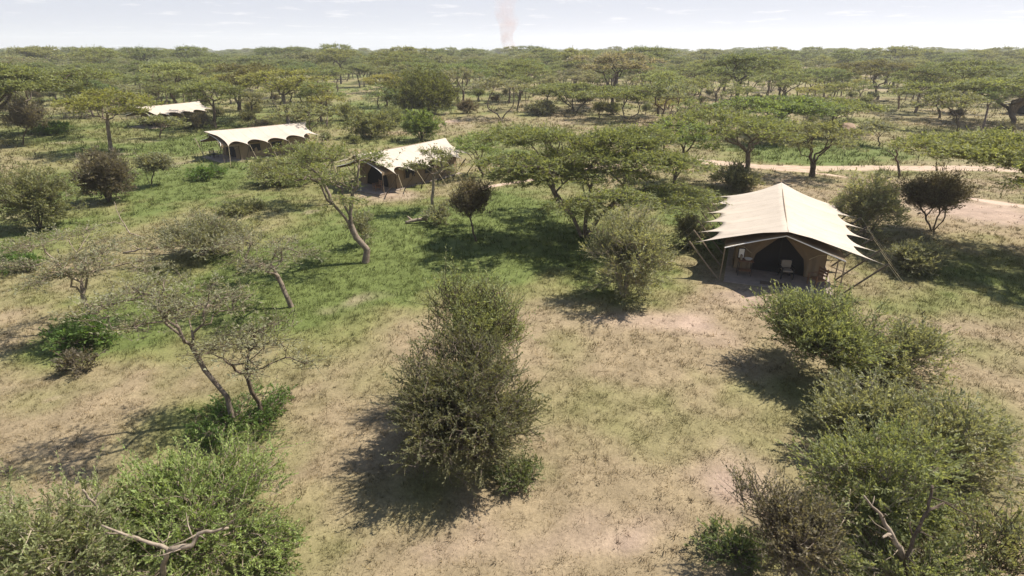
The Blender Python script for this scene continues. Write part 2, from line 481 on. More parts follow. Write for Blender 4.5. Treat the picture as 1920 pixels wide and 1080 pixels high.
# ------------------------------------------------------------------ grass: real blades, one uncountable mass
TENT_SPOTS = []      # (x, y, rz) filled below
TENTS = [   # ridge front pixel, ridge rear pixel (ridge 3.3 m high)
    dict(f=(1478, 432), r=(1465, 338)), dict(f=(667, 290), r=(862, 254)), dict(f=(387, 246), r=(578, 228)), dict(f=(253, 201), r=(372, 190)), dict(f=(1922, 183), r=(2040, 174))]
for t in TENTS:
    a, b = gnd(*t['f'], 3.3), gnd(*t['r'], 3.3)
    t['loc'] = (a[0], a[1], 0); t['rz'] = math.atan2(-(b[0] - a[0]), b[1] - a[1])
    TENT_SPOTS.append((a[0], a[1], t['rz']))
def in_tent(x, y, m=0.0):
    r = np.zeros(len(x), bool)
    for tx, ty, rz in TENT_SPOTS:
        c, s = math.cos(rz), math.sin(rz)
        lx = (x - tx) * c + (y - ty) * s; ly = -(x - tx) * s + (y - ty) * c
        r |= (abs(lx) < 3.0 + m) & (ly > -.6 - m) & (ly < 12.6 + m)
    return r
def make_grass():
    rng = np.random.default_rng(21)
    V, T, C = [], [], []; base = 0
    for y0, y1, dens, nb, hh, ww in ((8.5, 20, 120, 6, .062, .017), (20, 34, 46, 6, .09, .026), (34, 60, 13, 6, .13, .046), (60, 110, 2.4, 6, .24, .11), (110, 205, .42, 5, .34, .22)):
        n = int((y1 - y0) * (y0 + y1) * .98 * dens)
        y = np.sqrt(rng.uniform(y0 ** 2, y1 ** 2, n)); x = rng.uniform(-1, 1, n) * (y * .98 + 6)
        c, g, b = ground_color(x, y)
        clump = fbm(x * 2.1 + 7, y * 2.1 + 3, 3)
        keep = rng.random(n) < np.clip(.95 - b * 1.05, .06, 1) * np.clip((clump - .33) * 4, .15, 1)
        keep &= ~in_tent(x, y) & ~on_track(x, y) & (rng.random(n) < np.clip((205 - y) / 70, 0, 1))
        x, y, c, g, b = x[keep], y[keep], c[keep], g[keep], b[keep]; n = len(x)
        sz = (.55 + .9 * rng.random(n)) * (1 + .7 * g) * (1 + .8 * (rng.random(n) < .06))
        # dry tufts: straw to brown; green tufts: fresher than the soil under them
        br = (.72 + .62 * rng.random((n, 1)))
        c = c * br
        c = np.where((rng.random(n) < .16)[:, None], c * .5, c)
        straw = (rng.random(n) < .3 * (1 - g))[:, None]
        c = np.where(straw, c * (1.22, 1.15, .95), c)
        weed = (rng.random(n) < .12)[:, None]
        c = np.where(weed, c * .35 + C_GREEN * .7 * .65, c)
        P = np.stack([x, y, ground_z(x, y) - .01], -1)
        az = rng.uniform(0, 2 * np.pi, (n, nb)); r = rng.random((n, nb)) * .11 * np.sqrt(sz)[:, None] * (ww / .02) ** .6
        root = P[:, None] + np.stack([np.cos(az) * r, np.sin(az) * r, 0 * r], -1)
        lean = rng.uniform(.35, 1.5, (n, nb)); a2 = az + rng.normal(0, .7, (n, nb))
        L = hh * sz[:, None] * rng.uniform(.6, 1.25, (n, nb))
        tip = root + np.stack([np.cos(a2) * lean * L, np.sin(a2) * lean * L, L], -1)
        w = ww * rng.uniform(.6, 1.2, (n, nb)); a3 = a2 + np.pi / 2 + rng.normal(0, .4, (n, nb))
        side = np.stack([np.cos(a3) * w, np.sin(a3) * w, 0 * w], -1) / 2
        v = np.stack([root - side, root + side, tip], 2).reshape(-1, 3)
        V.append(v); T.append(np.arange(len(v)).reshape(-1, 3) + base); base += len(v)
        C.append(np.repeat(c, nb * 3, axis=0))
    # taller single tufts standing out of the short sward
    n = 4200; y = np.sqrt(rng.uniform(8.5 ** 2, 42 ** 2, n)); x = rng.uniform(-1, 1, n) * (y * .98 + 4)
    c, g, b = ground_color(x, y); keep = ~in_tent(x, y) & ~on_track(x, y) & (rng.random(n) < .35 + .65 * fbm(x * .5 + 3, y * .5 + 8, 3)); x, y, c = x[keep], y[keep], c[keep]; n = len(x); nb = 14
    c = c * rng.uniform(.45, 1.25, (n, 1)); P = np.stack([x, y, ground_z(x, y) - .01], -1); sz = rng.uniform(.5, 1.5, (n, 1))
    az = rng.uniform(0, 6.283, (n, nb)); r = rng.random((n, nb)) * .09 * sz
    root = P[:, None] + np.stack([np.cos(az) * r, np.sin(az) * r, 0 * r], -1); L_ = .125 * sz * rng.uniform(.5, 1.2, (n, nb)); ln_ = rng.uniform(.2, 1.1, (n, nb))
    tip = root + np.stack([np.cos(az) * ln_ * L_, np.sin(az) * ln_ * L_, L_], -1); a3 = az + 1.57; w = np.full((n, nb), .011)
    side = np.stack([np.cos(a3) * w, np.sin(a3) * w, 0 * w], -1)
    v = np.stack([root - side, root + side, tip], 2).reshape(-1, 3)
    V.append(v); T.append(np.arange(len(v)).reshape(-1, 3) + base); base += len(v); C.append(np.repeat(c, nb * 3, axis=0))
    m = np_mesh('grass', np.concatenate(V), np.concatenate(T), attrs={'tint': np.concatenate(C)})
    tag(obj('grass', m, M_GRASS), 'short dry and green savanna grass covering the ground', 'grass', kind='stuff')
    print('grass tris', base // 3)
make_grass()

# ------------------------------------------------------------------ plant generator
def norm(a): return a / np.maximum(np.linalg.norm(a, axis=-1, keepdims=True), 1e-9)
def grow(rng, stems, targets, r_trunk, r_tip, bf=0.35, wig=0.12, seg=0.6, sides=5, limbs=()):
    """branch skeleton from stems (polylines) to every target; returns tube mesh arrays"""
    pos, par, plen = [], [], []
    def add(p, pa):
        pos.append(np.array(p, float)); par.append(pa)
        plen.append(0 if pa < 0 else plen[pa] + np.linalg.norm(pos[-1] - pos[pa])); return len(pos) - 1
    attach = []
    for st in stems:
        pa = -1
        for i, p in enumerate(st):
            pa = add(p, pa)
            if i >= max(1, len(st) // 2): attach.append(pa)
    if limbs:
        fk = attach[-1]; attach = []
        for lb in limbs:
            pa = fk
            for i, p in enumerate(lb):
                pa = add(p, pa)
                if i >= 1: attach.append(pa)
    end = np.mean([st[-1] for st in stems], axis=0)
    order = np.argsort(np.linalg.norm(targets - end, axis=1))
    tips = []
    for ti in order:
        t = targets[ti]
        A = np.array([pos[i] for i in attach]); PL = np.array([plen[i] for i in attach])
        dv = t - A
        cost = np.linalg.norm(dv, axis=1) + bf * PL + np.maximum(0, A[:, 2] - t[2] - .1) * 1.5
        k = attach[int(np.argmin(cost))]
        p = pos[k]; dist = np.linalg.norm(t - p)
        pd = norm(pos[k] - pos[par[k]]) if par[k] >= 0 else np.array((0, 0, 1.))
        ctrl = p + pd * dist * .38 + rng.normal(0, wig * dist * .5, 3)
        n = int(np.clip(dist / seg, 2, 6)); pa = k
        for j in range(1, n + 1):
            s = j / n
            q = (1 - s) ** 2 * p + 2 * s * (1 - s) * ctrl + s * s * t
            if j < n: q = q + rng.normal(0, wig * dist / n, 3)
            pa = add(q, pa)
            if j >= 1: attach.append(pa)
        tips.append((ti, pa))
    pos = np.array(pos); par = np.array(par)
    cnt = np.zeros(len(pos)); 
    for ti, k in tips: cnt[k] += 1
    for i in range(len(pos) - 1, -1, -1):
        if par[i] >= 0: cnt[par[i]] += cnt[i]
    cnt = np.maximum(cnt, .6)
    ex = math.log(r_trunk / r_tip) / math.log(max(2.0, cnt.max()))
    rad = r_tip * cnt ** ex
    e = np.where(par >= 0)[0]; a, b = pos[par[e]], pos[e]
    ra = np.minimum(rad[par[e]], rad[e] * 1.3); rb = rad[e]
    base_e = par[par[e]] < 0
    ra = np.where(base_e, ra * 1.35, ra)
    d = norm(b - a); up = np.where(np.abs(d[:, 2:3]) > .9, np.array([[1., 0, 0]]), np.array([[0, 0, 1.]]))
    u = norm(np.cross(d, up)); w = np.cross(d, u)
    a = a - d * ra[:, None] * .3; b = b + d * rb[:, None] * .3
    th = np.arange(sides) * 2 * np.pi / sides
    ring = u[:, None] * np.cos(th)[None, :, None] + w[:, None] * np.sin(th)[None, :, None]
    Va = a[:, None] + ring * ra[:, None, None]; Vb = b[:, None] + ring * rb[:, None, None]
    V = np.concatenate([Va, Vb], 1).reshape(-1, 3)
    k = np.arange(sides); k2 = (k + 1) % sides
    q = np.stack([k, k2, k2 + sides, k + sides], -1)
    Q = (np.arange(len(e))[:, None, None] * 2 * sides + q[None]).reshape(-1, 4)
    return V, Q, np.array([pos[k_] for ti, k_ in sorted(tips)])

def sprays(rng, tips, center, m, n, L, ll, lw, out, up, rnd, spread, droop=.12, flat=.8, splay=.75):
    """leafy sprays round each branch tip: leaflets along thin twigs"""
    T = len(tips)
    p0 = np.repeat(tips, m, 0) + rng.normal(0, 1, (T * m, 3)) * np.array(spread)
    o = p0 - center; 
    d = norm(norm(o) * out + rng.normal(0, 1, (T * m, 3)) * np.array(rnd) + np.array((0, 0, up)))
    Ls = L * rng.uniform(.5, 1.3, T * m) * np.where(rng.random(T * m) < .1, 1.7, 1.0)
    sz = rng.uniform(.65, 1.45, (T * m, 1, 1))
    t = (np.arange(n)[None] + rng.random((T * m, n))) / n
    side0 = norm(np.cross(d, np.array((0, 0, 1.)) + rng.normal(0, .35, (T * m, 3))))
    P = p0[:, None] + d[:, None] * (Ls[:, None] * t)[..., None]
    P[..., 2] -= droop * Ls[:, None] * t ** 2
    sg = np.where(rng.random((T * m, n)) < .5, -1., 1.)
    ld = norm(d[:, None] * .75 + side0[:, None] * sg[..., None] * splay + rng.normal(0, .28, (T * m, n, 3)))
    upv = norm(np.array((0, 0, flat)) + rng.normal(0, .5, (T * m, n, 3)))
    ls = norm(np.cross(ld, upv))
    l = sz * ll * rng.uniform(.6, 1.35, (T * m, n, 1)); w = sz * lw * rng.uniform(.7, 1.3, (T * m, n, 1))
    V = np.stack([P - ls * w * .3, P + ld * l * .55 + ls * w * .62, P + ld * l - ls * w * .2], 2).reshape(-1, 3)
    return V, np.arange(len(V)).reshape(-1, 3), p0, d, Ls, side0
def twig_tris(p0, d, Ls, side0, w):
    e = p0 + d * Ls[:, None]; e[:, 2] -= .1 * Ls
    back = p0 - d * Ls[:, None] * .25
    up = np.cross(d, side0)
    V = np.stack([back - side0 * w, back + side0 * w, e, back - up * w, back + up * w, e], 1).reshape(-1, 3)
    return V, np.arange(len(V)).reshape(-1, 3)

GREEN_A = (0.198, 0.224, 0.092); GREEN_B = (0.21, 0.222, 0.112); FRESH = (0.185, 0.24, 0.085); GREY_G = (0.23, 0.235, 0.15)
OLIVE = (0.165, 0.158, 0.075); YELLOW = (0.225, 0.235, 0.075); BROWN = (0.15, 0.132, 0.095); HERB = (0.115, 0.185, 0.05)
THORN = (0.33, 0.29, 0.215); PALE = (0.265, 0.275, 0.165); PALEG = (0.235, 0.265, 0.125)
BARK_D = (0.115, 0.09, 0.068); BARK_L = (0.27, 0.225, 0.175); BARK_G = (0.2, 0.165, 0.13)

def plant(kind, Rr, H, seed, dens=1.0, fine=1.0, lean=(0, 0), stems=None, fork=None, twig=1.0, leaf=1.0, squash=None, ln=1.0, tr=1.0):
    """meshes (wood, leaves) of one tree or bush standing at the origin; crown radius Rr, height H"""
    rng = np.random.default_rng(seed)
    lx, ly = lean
    ll, lw = .145 * fine * leaf, .062 * fine * leaf
    if kind in ('umbrella', 'vase'):
        npad = int(7 + Rr * 2.0)
        thick = (squash or .32) * H; dome = .19 * H
        targets = []
        ga = 2.39996; a0 = rng.random() * 6.28
        for k in range(npad):
            r = Rr * .86 * math.sqrt((k + .35) / npad) * rng.uniform(.88, 1.08); a = a0 + k * ga + rng.normal(0, .25)
            asym = 1 + .22 * math.sin(a * 2 + a0) + .12 * math.sin(a * 3 + 2 * a0)
            pr = rng.uniform(.22, .36) * Rr
            cz = H - .06 * H - dome * (r / Rr) ** 2 - rng.random() ** 1.6 * thick * (1 - .4 * r / Rr)
            nt = max(4, int(dens * 3.3 / fine ** .9 * pr * pr / .36))
            rr = pr * np.sqrt(rng.random(nt)); aa = rng.uniform(0, 6.28, nt)
            tx = r * math.cos(a) * asym + rr * np.cos(aa); ty = r * math.sin(a) * asym + rr * np.sin(aa)
            tz = cz - .22 * pr * (rr / pr) ** 2 + rng.normal(0, .07, nt)
            targets.append(np.stack([tx + lx, ty + ly, tz], -1))
        targets = np.concatenate(targets)
        fz = (fork or rng.uniform(.18, .34)) * H
        if kind == 'umbrella':
            w1, w2 = rng.normal(0, .05 * fz, 2), rng.normal(0, .09 * fz, 2)
            st = [[(0, 0, -.25), (w1[0], w1[1], fz * .35), (w2[0] * .8 + lx * .25, w2[1] * .8 + ly * .25, fz * .7), (w2[0] + lx * .4, w2[1] + ly * .4, fz)]]
            rt = .021 * H + .011 * Rr
        else:
            ns = stems or int(rng.integers(3, 6)); st = []
            for k in range(ns):
                a = k * 6.28 / ns + rng.normal(0, .3); q = np.array((math.cos(a), math.sin(a)))
                st.append([(q[0] * .06, q[1] * .06, -.2), (q[0] * .12 * Rr, q[1] * .12 * Rr, fz * .5), (q[0] * .3 * Rr + lx * .3, q[1] * .3 * Rr + ly * .3, fz)])
            rt = .012 * H + .006 * Rr
        limbs = []
        if kind == 'umbrella':
            nl_ = int(rng.integers(3, 6)); f0 = np.array(st[0][-1]); a1 = rng.random() * 6.28
            for k in range(nl_):
                a = a1 + k * 6.28 / nl_ + rng.normal(0, .25); rr_ = Rr * rng.uniform(.38, .62)
                e_ = np.array((lx + rr_ * math.cos(a), ly + rr_ * math.sin(a), H * rng.uniform(.66, .76)))
                lb = []
                for t_ in (.2, .42, .64, .84, 1.0):
                    p_ = f0 + (e_ - f0) * np.array((t_ ** 1.15, t_ ** 1.15, t_ ** .9)) + rng.normal(0, .04 * Rr * (t_ < 1), 3)
                    lb.append(p_)
                limbs.append(lb)
        center = np.array((lx, ly, H * .62))
        V, Q, tips = grow(rng, st, targets, rt * tr, .009, .3, .11, .7, 5, limbs)
        L = .55
        lv = sprays(rng, tips, center, 8, max(1, int(ln * 12 / fine ** 1.2)), L, ll, lw, .5, .12, (.75, .75, .22), (.22, .22, .07))
    elif kind in ('bush', 'sparse', 'herb'):
        sq = squash or 1.0
        n = int(dens / fine ** .8 * (24 + 26 * Rr * Rr + 14 * Rr * H))
        K = int(9 + 3.2 * Rr * Rr + 2 * H)
        cu = norm(rng.normal(0, 1, (K, 3))); cr_ = rng.uniform(.62, 1.1, K)
        ci = rng.integers(0, K, n)
        u = norm(cu[ci] + rng.normal(0, .17 if leaf < .9 else .22, (n, 3))); u[:, 2] = np.abs(u[:, 2]) ** .8 * np.where(rng.random(n) < .12, -.35, 1)
        rr = rng.random(n) ** (.42 if kind != 'sparse' else .55) * cr_[ci]
        lump = 1 + .26 * (fbm(u[:, 0] * 1.6 + seed * 3.1 + 10, u[:, 1] * 1.6 + u[:, 2] * 1.3 + 20, 2) - .5) * 2
        zc = .30 * H if kind != 'sparse' else .5 * H
        targets = np.stack([u[:, 0] * Rr * .92 * rr * lump + lx, u[:, 1] * Rr * .92 * rr * lump + ly, zc + u[:, 2] * (H - zc) * .95 * rr * lump], -1)
        if kind == 'sparse':
            targets[:, 2] = np.maximum(targets[:, 2], (.12 + .18 * rng.random(n)) * H)
            wz = np.clip(targets[:, 2] / (.55 * H), .3, 1)[:, None]; targets[:, :2] = (targets[:, :2] - (lx, ly)) * wz + (lx, ly)
        else: targets[:, 2] = np.maximum(targets[:, 2], .08 + .05 * rng.random(n))
        ns = stems or int(np.clip(4 + Rr * 2, 4, 9)); st = []
        for k in range(ns):
            a = k * 6.28 / ns + rng.normal(0, .4); q = np.array((math.cos(a), math.sin(a))) * (0.0 if ns == 1 else 1.0)
            h1 = (fork or .35) * H
            st.append([(q[0] * .035, q[1] * .035, -.15), (q[0] * .12 * Rr + lx * .1, q[1] * .12 * Rr + ly * .1, h1 * .5), (q[0] * .26 * Rr + lx * .4 + rng.normal(0, .05), q[1] * .26 * Rr + ly * .4 + rng.normal(0, .05), h1)])
        rt = (.012 * H + .007 * Rr) * (1.5 if ns == 1 else 1) * tr
        center = np.array((lx, ly, H * .3))
        V, Q, tips = grow(rng, st, targets, rt, .008, .3, .13, .45, 4)
        L = (.42 if leaf > .9 else .56) if kind != 'herb' else .3
        nl = int(ln * {'bush': 13 if leaf > .9 else 20, 'sparse': 8 if leaf > .9 else 13, 'herb': 10}[kind] / fine ** 1.2)
        lv = sprays(rng, tips, center, (6 if leaf < .9 else 7) if kind != 'sparse' else (5 if leaf < .9 else 7), max(2, nl), L * (1.15 if kind == 'sparse' else 1), ll * .85, lw * .85, .9, .35, (.6, .6, .5), (.13, .13, .11), .1, .5, .5 if leaf > .9 else .34)
    V2, T2 = twig_tris(lv[2], lv[3], lv[4], lv[5], (.011 if leaf < .9 else .008) * twig * fine)
    wood = np_mesh('wood', np.concatenate([V, V2]), T2 + len(V), Q)
    leaves = np_mesh('leaves', lv[0], lv[1])
    wood.materials.append(M_BARK); leaves.materials.append(M_LEAF)
    return wood, leaves

def jit(rng, c, s=.1):
    k = 1 + rng.normal(0, s); return tuple(float(np.clip(v * k * (1 + rng.normal(0, s * .4)), .015, .5)) for v in c)
def put(name, meshes, loc, rz, scale, leafc, barkc, label, cat, group=None):
    r = empty(name, loc, rz, scale)
    tag(r, label, cat, group)
    tree = cat == 'tree'
    obj('trunk' if tree else 'stem', meshes[0], None, r, barkc)
    if meshes[1]: obj('crown' if tree else 'foliage', meshes[1], None, r, leafc)
    return r

NT = [0]
def one(name, kind, bx, by, ty, xl, xr, leafc, barkc, label, cat='tree', group=None, dens=1.0, fine=1.0, stems=None, fork=None, leaf=1.0, front=None, rz=None, squash=None, hmul=1.0, ln=1.0, tr=1.0, ysc=1.0):
    """a plant of its own: foot pixel, top pixel, crown left/right pixels -> place and size on the ground"""
    NT[0] += 1
    bush = kind in ('bush', 'herb')
    g = gnd(bx, by); y = g[1]
    Rr = (xr - xl) / 2 / F_PX * zdepth(y, 2.0)
    if bush and front is not False:
        y = y + .75 * Rr; Rr = (xr - xl) / 2 / F_PX * zdepth(y, 1.5)
    back = .45 if kind in ('umbrella', 'vase') else .25
    H = max(.35, (CAM_H - (y + back * Rr) * dep(ty))) * hmul
    x = (bx - 960) / F_PX * zdepth(y)
    lxp = ((xl + xr) / 2 - 960) / F_PX * zdepth(y, H * .8) - x
    if bush: x += lxp; lxp = 0
    fine = max(fine, min(2.2, zdepth(y) / 36))
    Rr *= 1.13 if kind in ('umbrella', 'vase') else 1.1
    me = plant(kind, Rr, H, 100 + NT[0] * 7, dens, fine, (lxp, 0), stems, fork, leaf=leaf, squash=squash, ln=ln, tr=tr)
    r = put(name, me, (x, y, float(ground_z(np.array([x]), np.array([y]))[0])), 0, (1, ysc, 1), leafc, barkc, label, cat, group)
    OCC.append((x, y, Rr)); 
    if VERB: print(f'{name:18s} R={Rr:4.1f} H={H:4.1f} Y={y:5.1f} {label}')
    return r
OCC = []; VERB = False

# ------------------------------------------------------------------ tents
def sag_arch(t): return max(0.0, 1 - (2 * t - 1) ** 2) ** .5
RZ, EZ, EX, NB, BAY, Y0 = 3.3, 2.0, 4.85, 5, 2.34, 0.25
LEN = NB * BAY
def fly_z(x, v):
    k = abs(x) / EX
    return RZ - .07 * math.sin(math.pi * v) + (EZ - RZ) * k - .13 * math.sin(math.pi * min(k, 1)) 
def make_tent():
    root = empty('safari_tent')
    # flysheet: one sail, ridge in the middle, deep scallops along both eaves
    vv, ff = [], []
    NS = 12; ts = []
    for b in range(NB):
        for k in range(18):
            t = .5 - .5 * math.cos(math.pi * k / 18)
            ts.append((b, t))
    ts.append((NB - 1, 1.0))
    for b, t in ts:
        v = (b + t) / NB
        dpt = (1.45 + .12 * math.sin(b * 2.3)) * sag_arch(t) ** .72
        W = EX - dpt
        for i in range(-NS, NS + 1):
            s = i / NS
            x = s * W
            y = Y0 + v * LEN
            # front and rear hems curve inwards between ridge and eave tips
            hem = .5 * math.sin(math.pi * min(1, abs(x) / EX)) 
            y += hem * max(0, 1 - v * 5) - hem * max(0, 1 - (1 - v) * 5)
            rp = .55 * max(0, 1 - abs(x) / 1.3)
            y += -rp * max(0, 1 - v * 6) + rp * .8 * max(0, 1 - (1 - v) * 6)
            z = fly_z(x, v) + .08 * math.sin(v * NB * 2 * math.pi - math.pi / 2) * (abs(x) / EX) 
            if t in (0.0, 1.0) and abs(s) > .999: z -= .02
            vv.append((x, y, z))
    n = 2 * NS + 1
    for j in range(len(ts) - 1):
        for i in range(n - 1):
            ff.append((j * n + i, j * n + i + 1, (j + 1) * n + i + 1, (j + 1) * n + i))
    m = bpy.data.meshes.new('flysheet'); m.from_pydata(vv, [], ff); m.update()
    m.polygons.foreach_set('use_smooth', [True] * len(m.polygons))
    fly = obj('flysheet', m, M_FLY, root)
    sm = fly.modifiers.new('cloth', 'SOLIDIFY'); sm.thickness = .015; sm.offset = 0
    mb = MB(); mb.tube([(0, Y0 - .5 + (LEN + .9) * k / 10, RZ - .07 * math.sin(math.pi * k / 10) - .004) for k in range(11)], .022, 6)
    mb.build('ridge_seam', M_FLY, fly, smooth=True)
    mb = MB(); mb.tube([(0, Y0 - .42, RZ - .05), (0, Y0 + LEN + .3, RZ - .05)], .035, 6); mb.build('ridge_pole', M_POLE, root)
    # inner tent
    BX, BZ, BR, BY0, BY1 = 2.35, 2.0, 2.95, 2.35, 11.2
    for sx in (-1, 1):                                    # inner roof slopes, reaching forward over the veranda
        vv, ff = [], []
        ys = np.linspace(.15, BY1 + .25, 16); xs = np.linspace(0, 1, 8)
        for y in ys:
            wide = 2.95 if y < BY0 else 2.6
            for s in xs:
                vv.append((sx * s * wide, y + (.38 * math.sin(math.pi * s) if y < .2 else 0), BR + (1.93 - BR) * s - .09 * math.sin(math.pi * s) + .015 * math.sin(y * 3)))
        for j in range(len(ys) - 1):
            for i in range(len(xs) - 1): ff.append((j * 8 + i, j * 8 + i + 1, (j + 1) * 8 + i + 1, (j + 1) * 8 + i))
        mm = bpy.data.meshes.new('inner_roof'); mm.from_pydata(vv, [], ff); mm.update()
        mm.polygons.foreach_set('use_smooth', [True] * len(mm.polygons))
        ir = obj('inner_roof', mm, M_TAN, root); s_ = ir.modifiers.new('c', 'SOLIDIFY'); s_.thickness = .012; s_.offset = 0
        mb = MB(); mb.tube([(sx * s * 2.95, .15 + .38 * math.sin(math.pi * s), BR + (1.93 - BR) * s - .09 * math.sin(math.pi * s)) for s in np.linspace(0, 1, 9)], .03, 5)
        mb.build('edge_binding', M_PIPE, ir)
        vb = MB(); pts = []                               # hanging valance under the veranda eave
        K = 14
        for k in range(K + 1):
            y = .18 + (BY0 - .2) * k / K
            pts += [(sx * 2.96, y, 1.93), (sx * (2.97 + .02 * math.sin(k * 2.1)), y, 1.70 + .05 * abs(math.sin(k * math.pi / 2)))]
        vb.add(pts, [(2 * k, 2 * k + 2, 2 * k + 3, 2 * k + 1) for k in range(K)]); vb.build('valance', M_TAN, ir)
    # side walls, slightly billowed, and rear wall
    for sx in (-1, 1):
        vv, ff = [], []; ny_, nz_ = 40, 6
        for j in range(ny_ + 1):
            y = BY0 + (BY1 - BY0) * j / ny_
            for k in range(nz_ + 1):
                z = BZ * k / nz_ + .02
                vv.append((sx * (BX + .05 * math.sin(j * .9) * math.sin(math.pi * k / nz_) + .07 * (1 - k / nz_)), y, z))
        for j in range(ny_):
            for k in range(nz_):
                a = j * (nz_ + 1) + k; ff.append((a, a + nz_ + 1, a + nz_ + 2, a + 1))
        mm = bpy.data.meshes.new('side_wall'); mm.from_pydata(vv, [], ff); mm.update(); mm.polygons.foreach_set('use_smooth', [True] * len(mm.polygons))
        w = obj('side_wall', mm, M_TAN, root)
        for wy in (4.2, 6.9):
            q = MB(); q.box((sx * (BX + .055), wy, 1.25), (.03, 1.3, .85), 0, .01); win = q.build('window', M_MESH, w)
            q = MB()
            for (cy, cz, dy, dz) in ((wy, 1.70, 1.46, .07), (wy, .80, 1.46, .07), (wy - .69, 1.25, .07, .84), (wy + .69, 1.25, .07, .84)): q.box((sx * (BX + .07), cy, cz), (.035, dy, dz))
            q.build('frame', M_TAN, win)
            q = MB(); q.tube([(sx * (BX + .1), wy - .72, 1.79), (sx * (BX + .1), wy + .72, 1.79)], .06, 7); q.build('rolled_blind', M_TAN, win)
    mb = MB(); mb.add([(-BX, BY1, 0), (BX, BY1, 0), (BX, BY1, BZ), (0, BY1, BR - .03), (-BX, BY1, BZ)], [(0, 1, 2, 3, 4)]); mb.build('rear_wall', M_TAN, root)
    # front wall: solid mesh door, interior darkness in its colour, between two drawn-back curtains
    mb = MB(); mb.add([(-BX, BY0 + .12, .06), (BX, BY0 + .12, .06), (BX, BY0 + .12, BZ - .02), (0, BY0 + .12, BR - .08), (-BX, BY0 + .12, BZ - .02)], [(0, 1, 2, 3, 4)])
    scr = mb.build('mesh_screen', M_MESH, root)
    mb = MB(); mb.tube([(0, BY0 + .1, .06), (0, BY0 + .1, BR - .12)], .025, 5); mb.build('zip', M_BLACK, scr)
    def opening(z):
        if z > 2.4: return .01
        if z > 1.1: return max(.02, 1.25 * ((2.4 - z) / 1.3) ** .95)
        return 1.25 + .14 * math.sin((1.1 - z) * 1.6)
    for sx in (-1, 1):
        vv, ff = [], []; nz_, nx_ = 34, 16
        for k in range(nz_ + 1):
            z = .05 + (2.86 - .05) * k / nz_
            xo = BX if z <= BZ else BX * (BR - .02 - z) / (BR - BZ)
            xi = min(opening(z), max(xo - .01, .005))
            for i in range(nx_ + 1):
                s = i / nx_
                x = xo + (xi - xo) * s
                y = BY0 - .03 - .07 * s * (1 + math.sin(s * 16 + z * 1.6)) * min(1, (2.9 - z))
                vv.append((sx * x, y, z))
        for k in range(nz_):
            for i in range(nx_):
                a = k * (nx_ + 1) + i; ff.append((a, a + 1, a + nx_ + 2, a + nx_ + 1))
        mm = bpy.data.meshes.new('door_curtain'); mm.from_pydata(vv, [], ff); mm.update(); mm.polygons.foreach_set('use_smooth', [True] * len(mm.polygons))
        cu = obj('door_curtain', mm, M_TAN, root)
        q = MB(); q.tube([(sx * 1.5, BY0 - .17, 1.16), (sx * 1.95, BY0 - .12, 1.45), (sx * 2.3, BY0 - .05, 1.5)], .02, 5); q.build('tie_back', M_ROPE, cu)
    q = MB(); q.box((0, 5.7, .03), (5.5, 11.6, .1), 0, .02); q.build('floor', M_FLOOR, root)
    # veranda poles and eave poles, guy ropes and pegs
    for sx in (-1, 1):
        for y in (.2, BY0 - .1):
            q = MB(); q.tube([(sx * 2.98, y, 0), (sx * 2.93, y, 1.96)], .032, 6); q.build('veranda_pole', M_POLE, root)
        for b in range(NB + 1):
            y = Y0 + b * BAY
            q = MB(); q.tube([(sx * 3.05, y + .05, -.03), (sx * EX, y, EZ + .03)], .046, 6); p = q.build('eave_pole', M_PEG_SHADEPOLE if sx > 0 else M_POLE, root)  # right-hand poles use the darker copy: backlit shade put into the colour
            q = MB(); yo = -.9 if b == 0 else (.9 if b == NB else 0)
            q.tube([(sx * (EX - .02), y, EZ - .01), (sx * (EX + 1.0), y + yo * .55, EZ * .42), (sx * (EX + 1.75), y + yo, .02)], .012, 4); g = q.build('guy_rope', M_ROPE, root)
            q = MB(); q.tube([(sx * (EX + 1.70), y + yo, -.1), (sx * (EX + 1.82), y + yo, .16)], .022, 5); q.build('peg', M_PEG_SHADEPOLE, g)
    for y in (Y0 - .35, BY1 + .3):
        q = MB(); q.tube([(0, y, 0), (0, y, RZ - .05)], .04, 6); 
        if y > 5: q.build('upright_pole', M_POLE, root)
    q = MB(); q.tube([(0, Y0 + LEN + .4, RZ - .06), (0, Y0 + LEN + 3.2, .02)], .012, 4); q.build('guy_rope', M_ROPE, root)
    return root
tent0 = make_tent()
TL = ['cream canvas safari tent with scalloped eaves beside dark thorn bush, facing open dry ground', 'cream safari tent half hidden behind slender umbrella acacias and a footpath',
      'cream safari tent with open veranda holding a black chair', 'cream safari tent with an acacia trunk crossing its flysheet, behind dark low bush',
      'pale tent glimpsed behind big spreading acacia trunk']
for i, t in enumerate(TENTS):
    r = tent0 if i == 0 else copy_tree(tent0)
    r.location = t['loc']; r.rotation_euler = (0, 0, t['rz'])
    tag(r, TL[i], 'tent', 'safari tents in the camp')

def tent_pt(i, x, y, z=0.0):
    t = TENTS[i]; c, s = math.cos(t['rz']), math.sin(t['rz'])
    return (t['loc'][0] + x * c - y * s, t['loc'][1] + x * s + y * c, z)

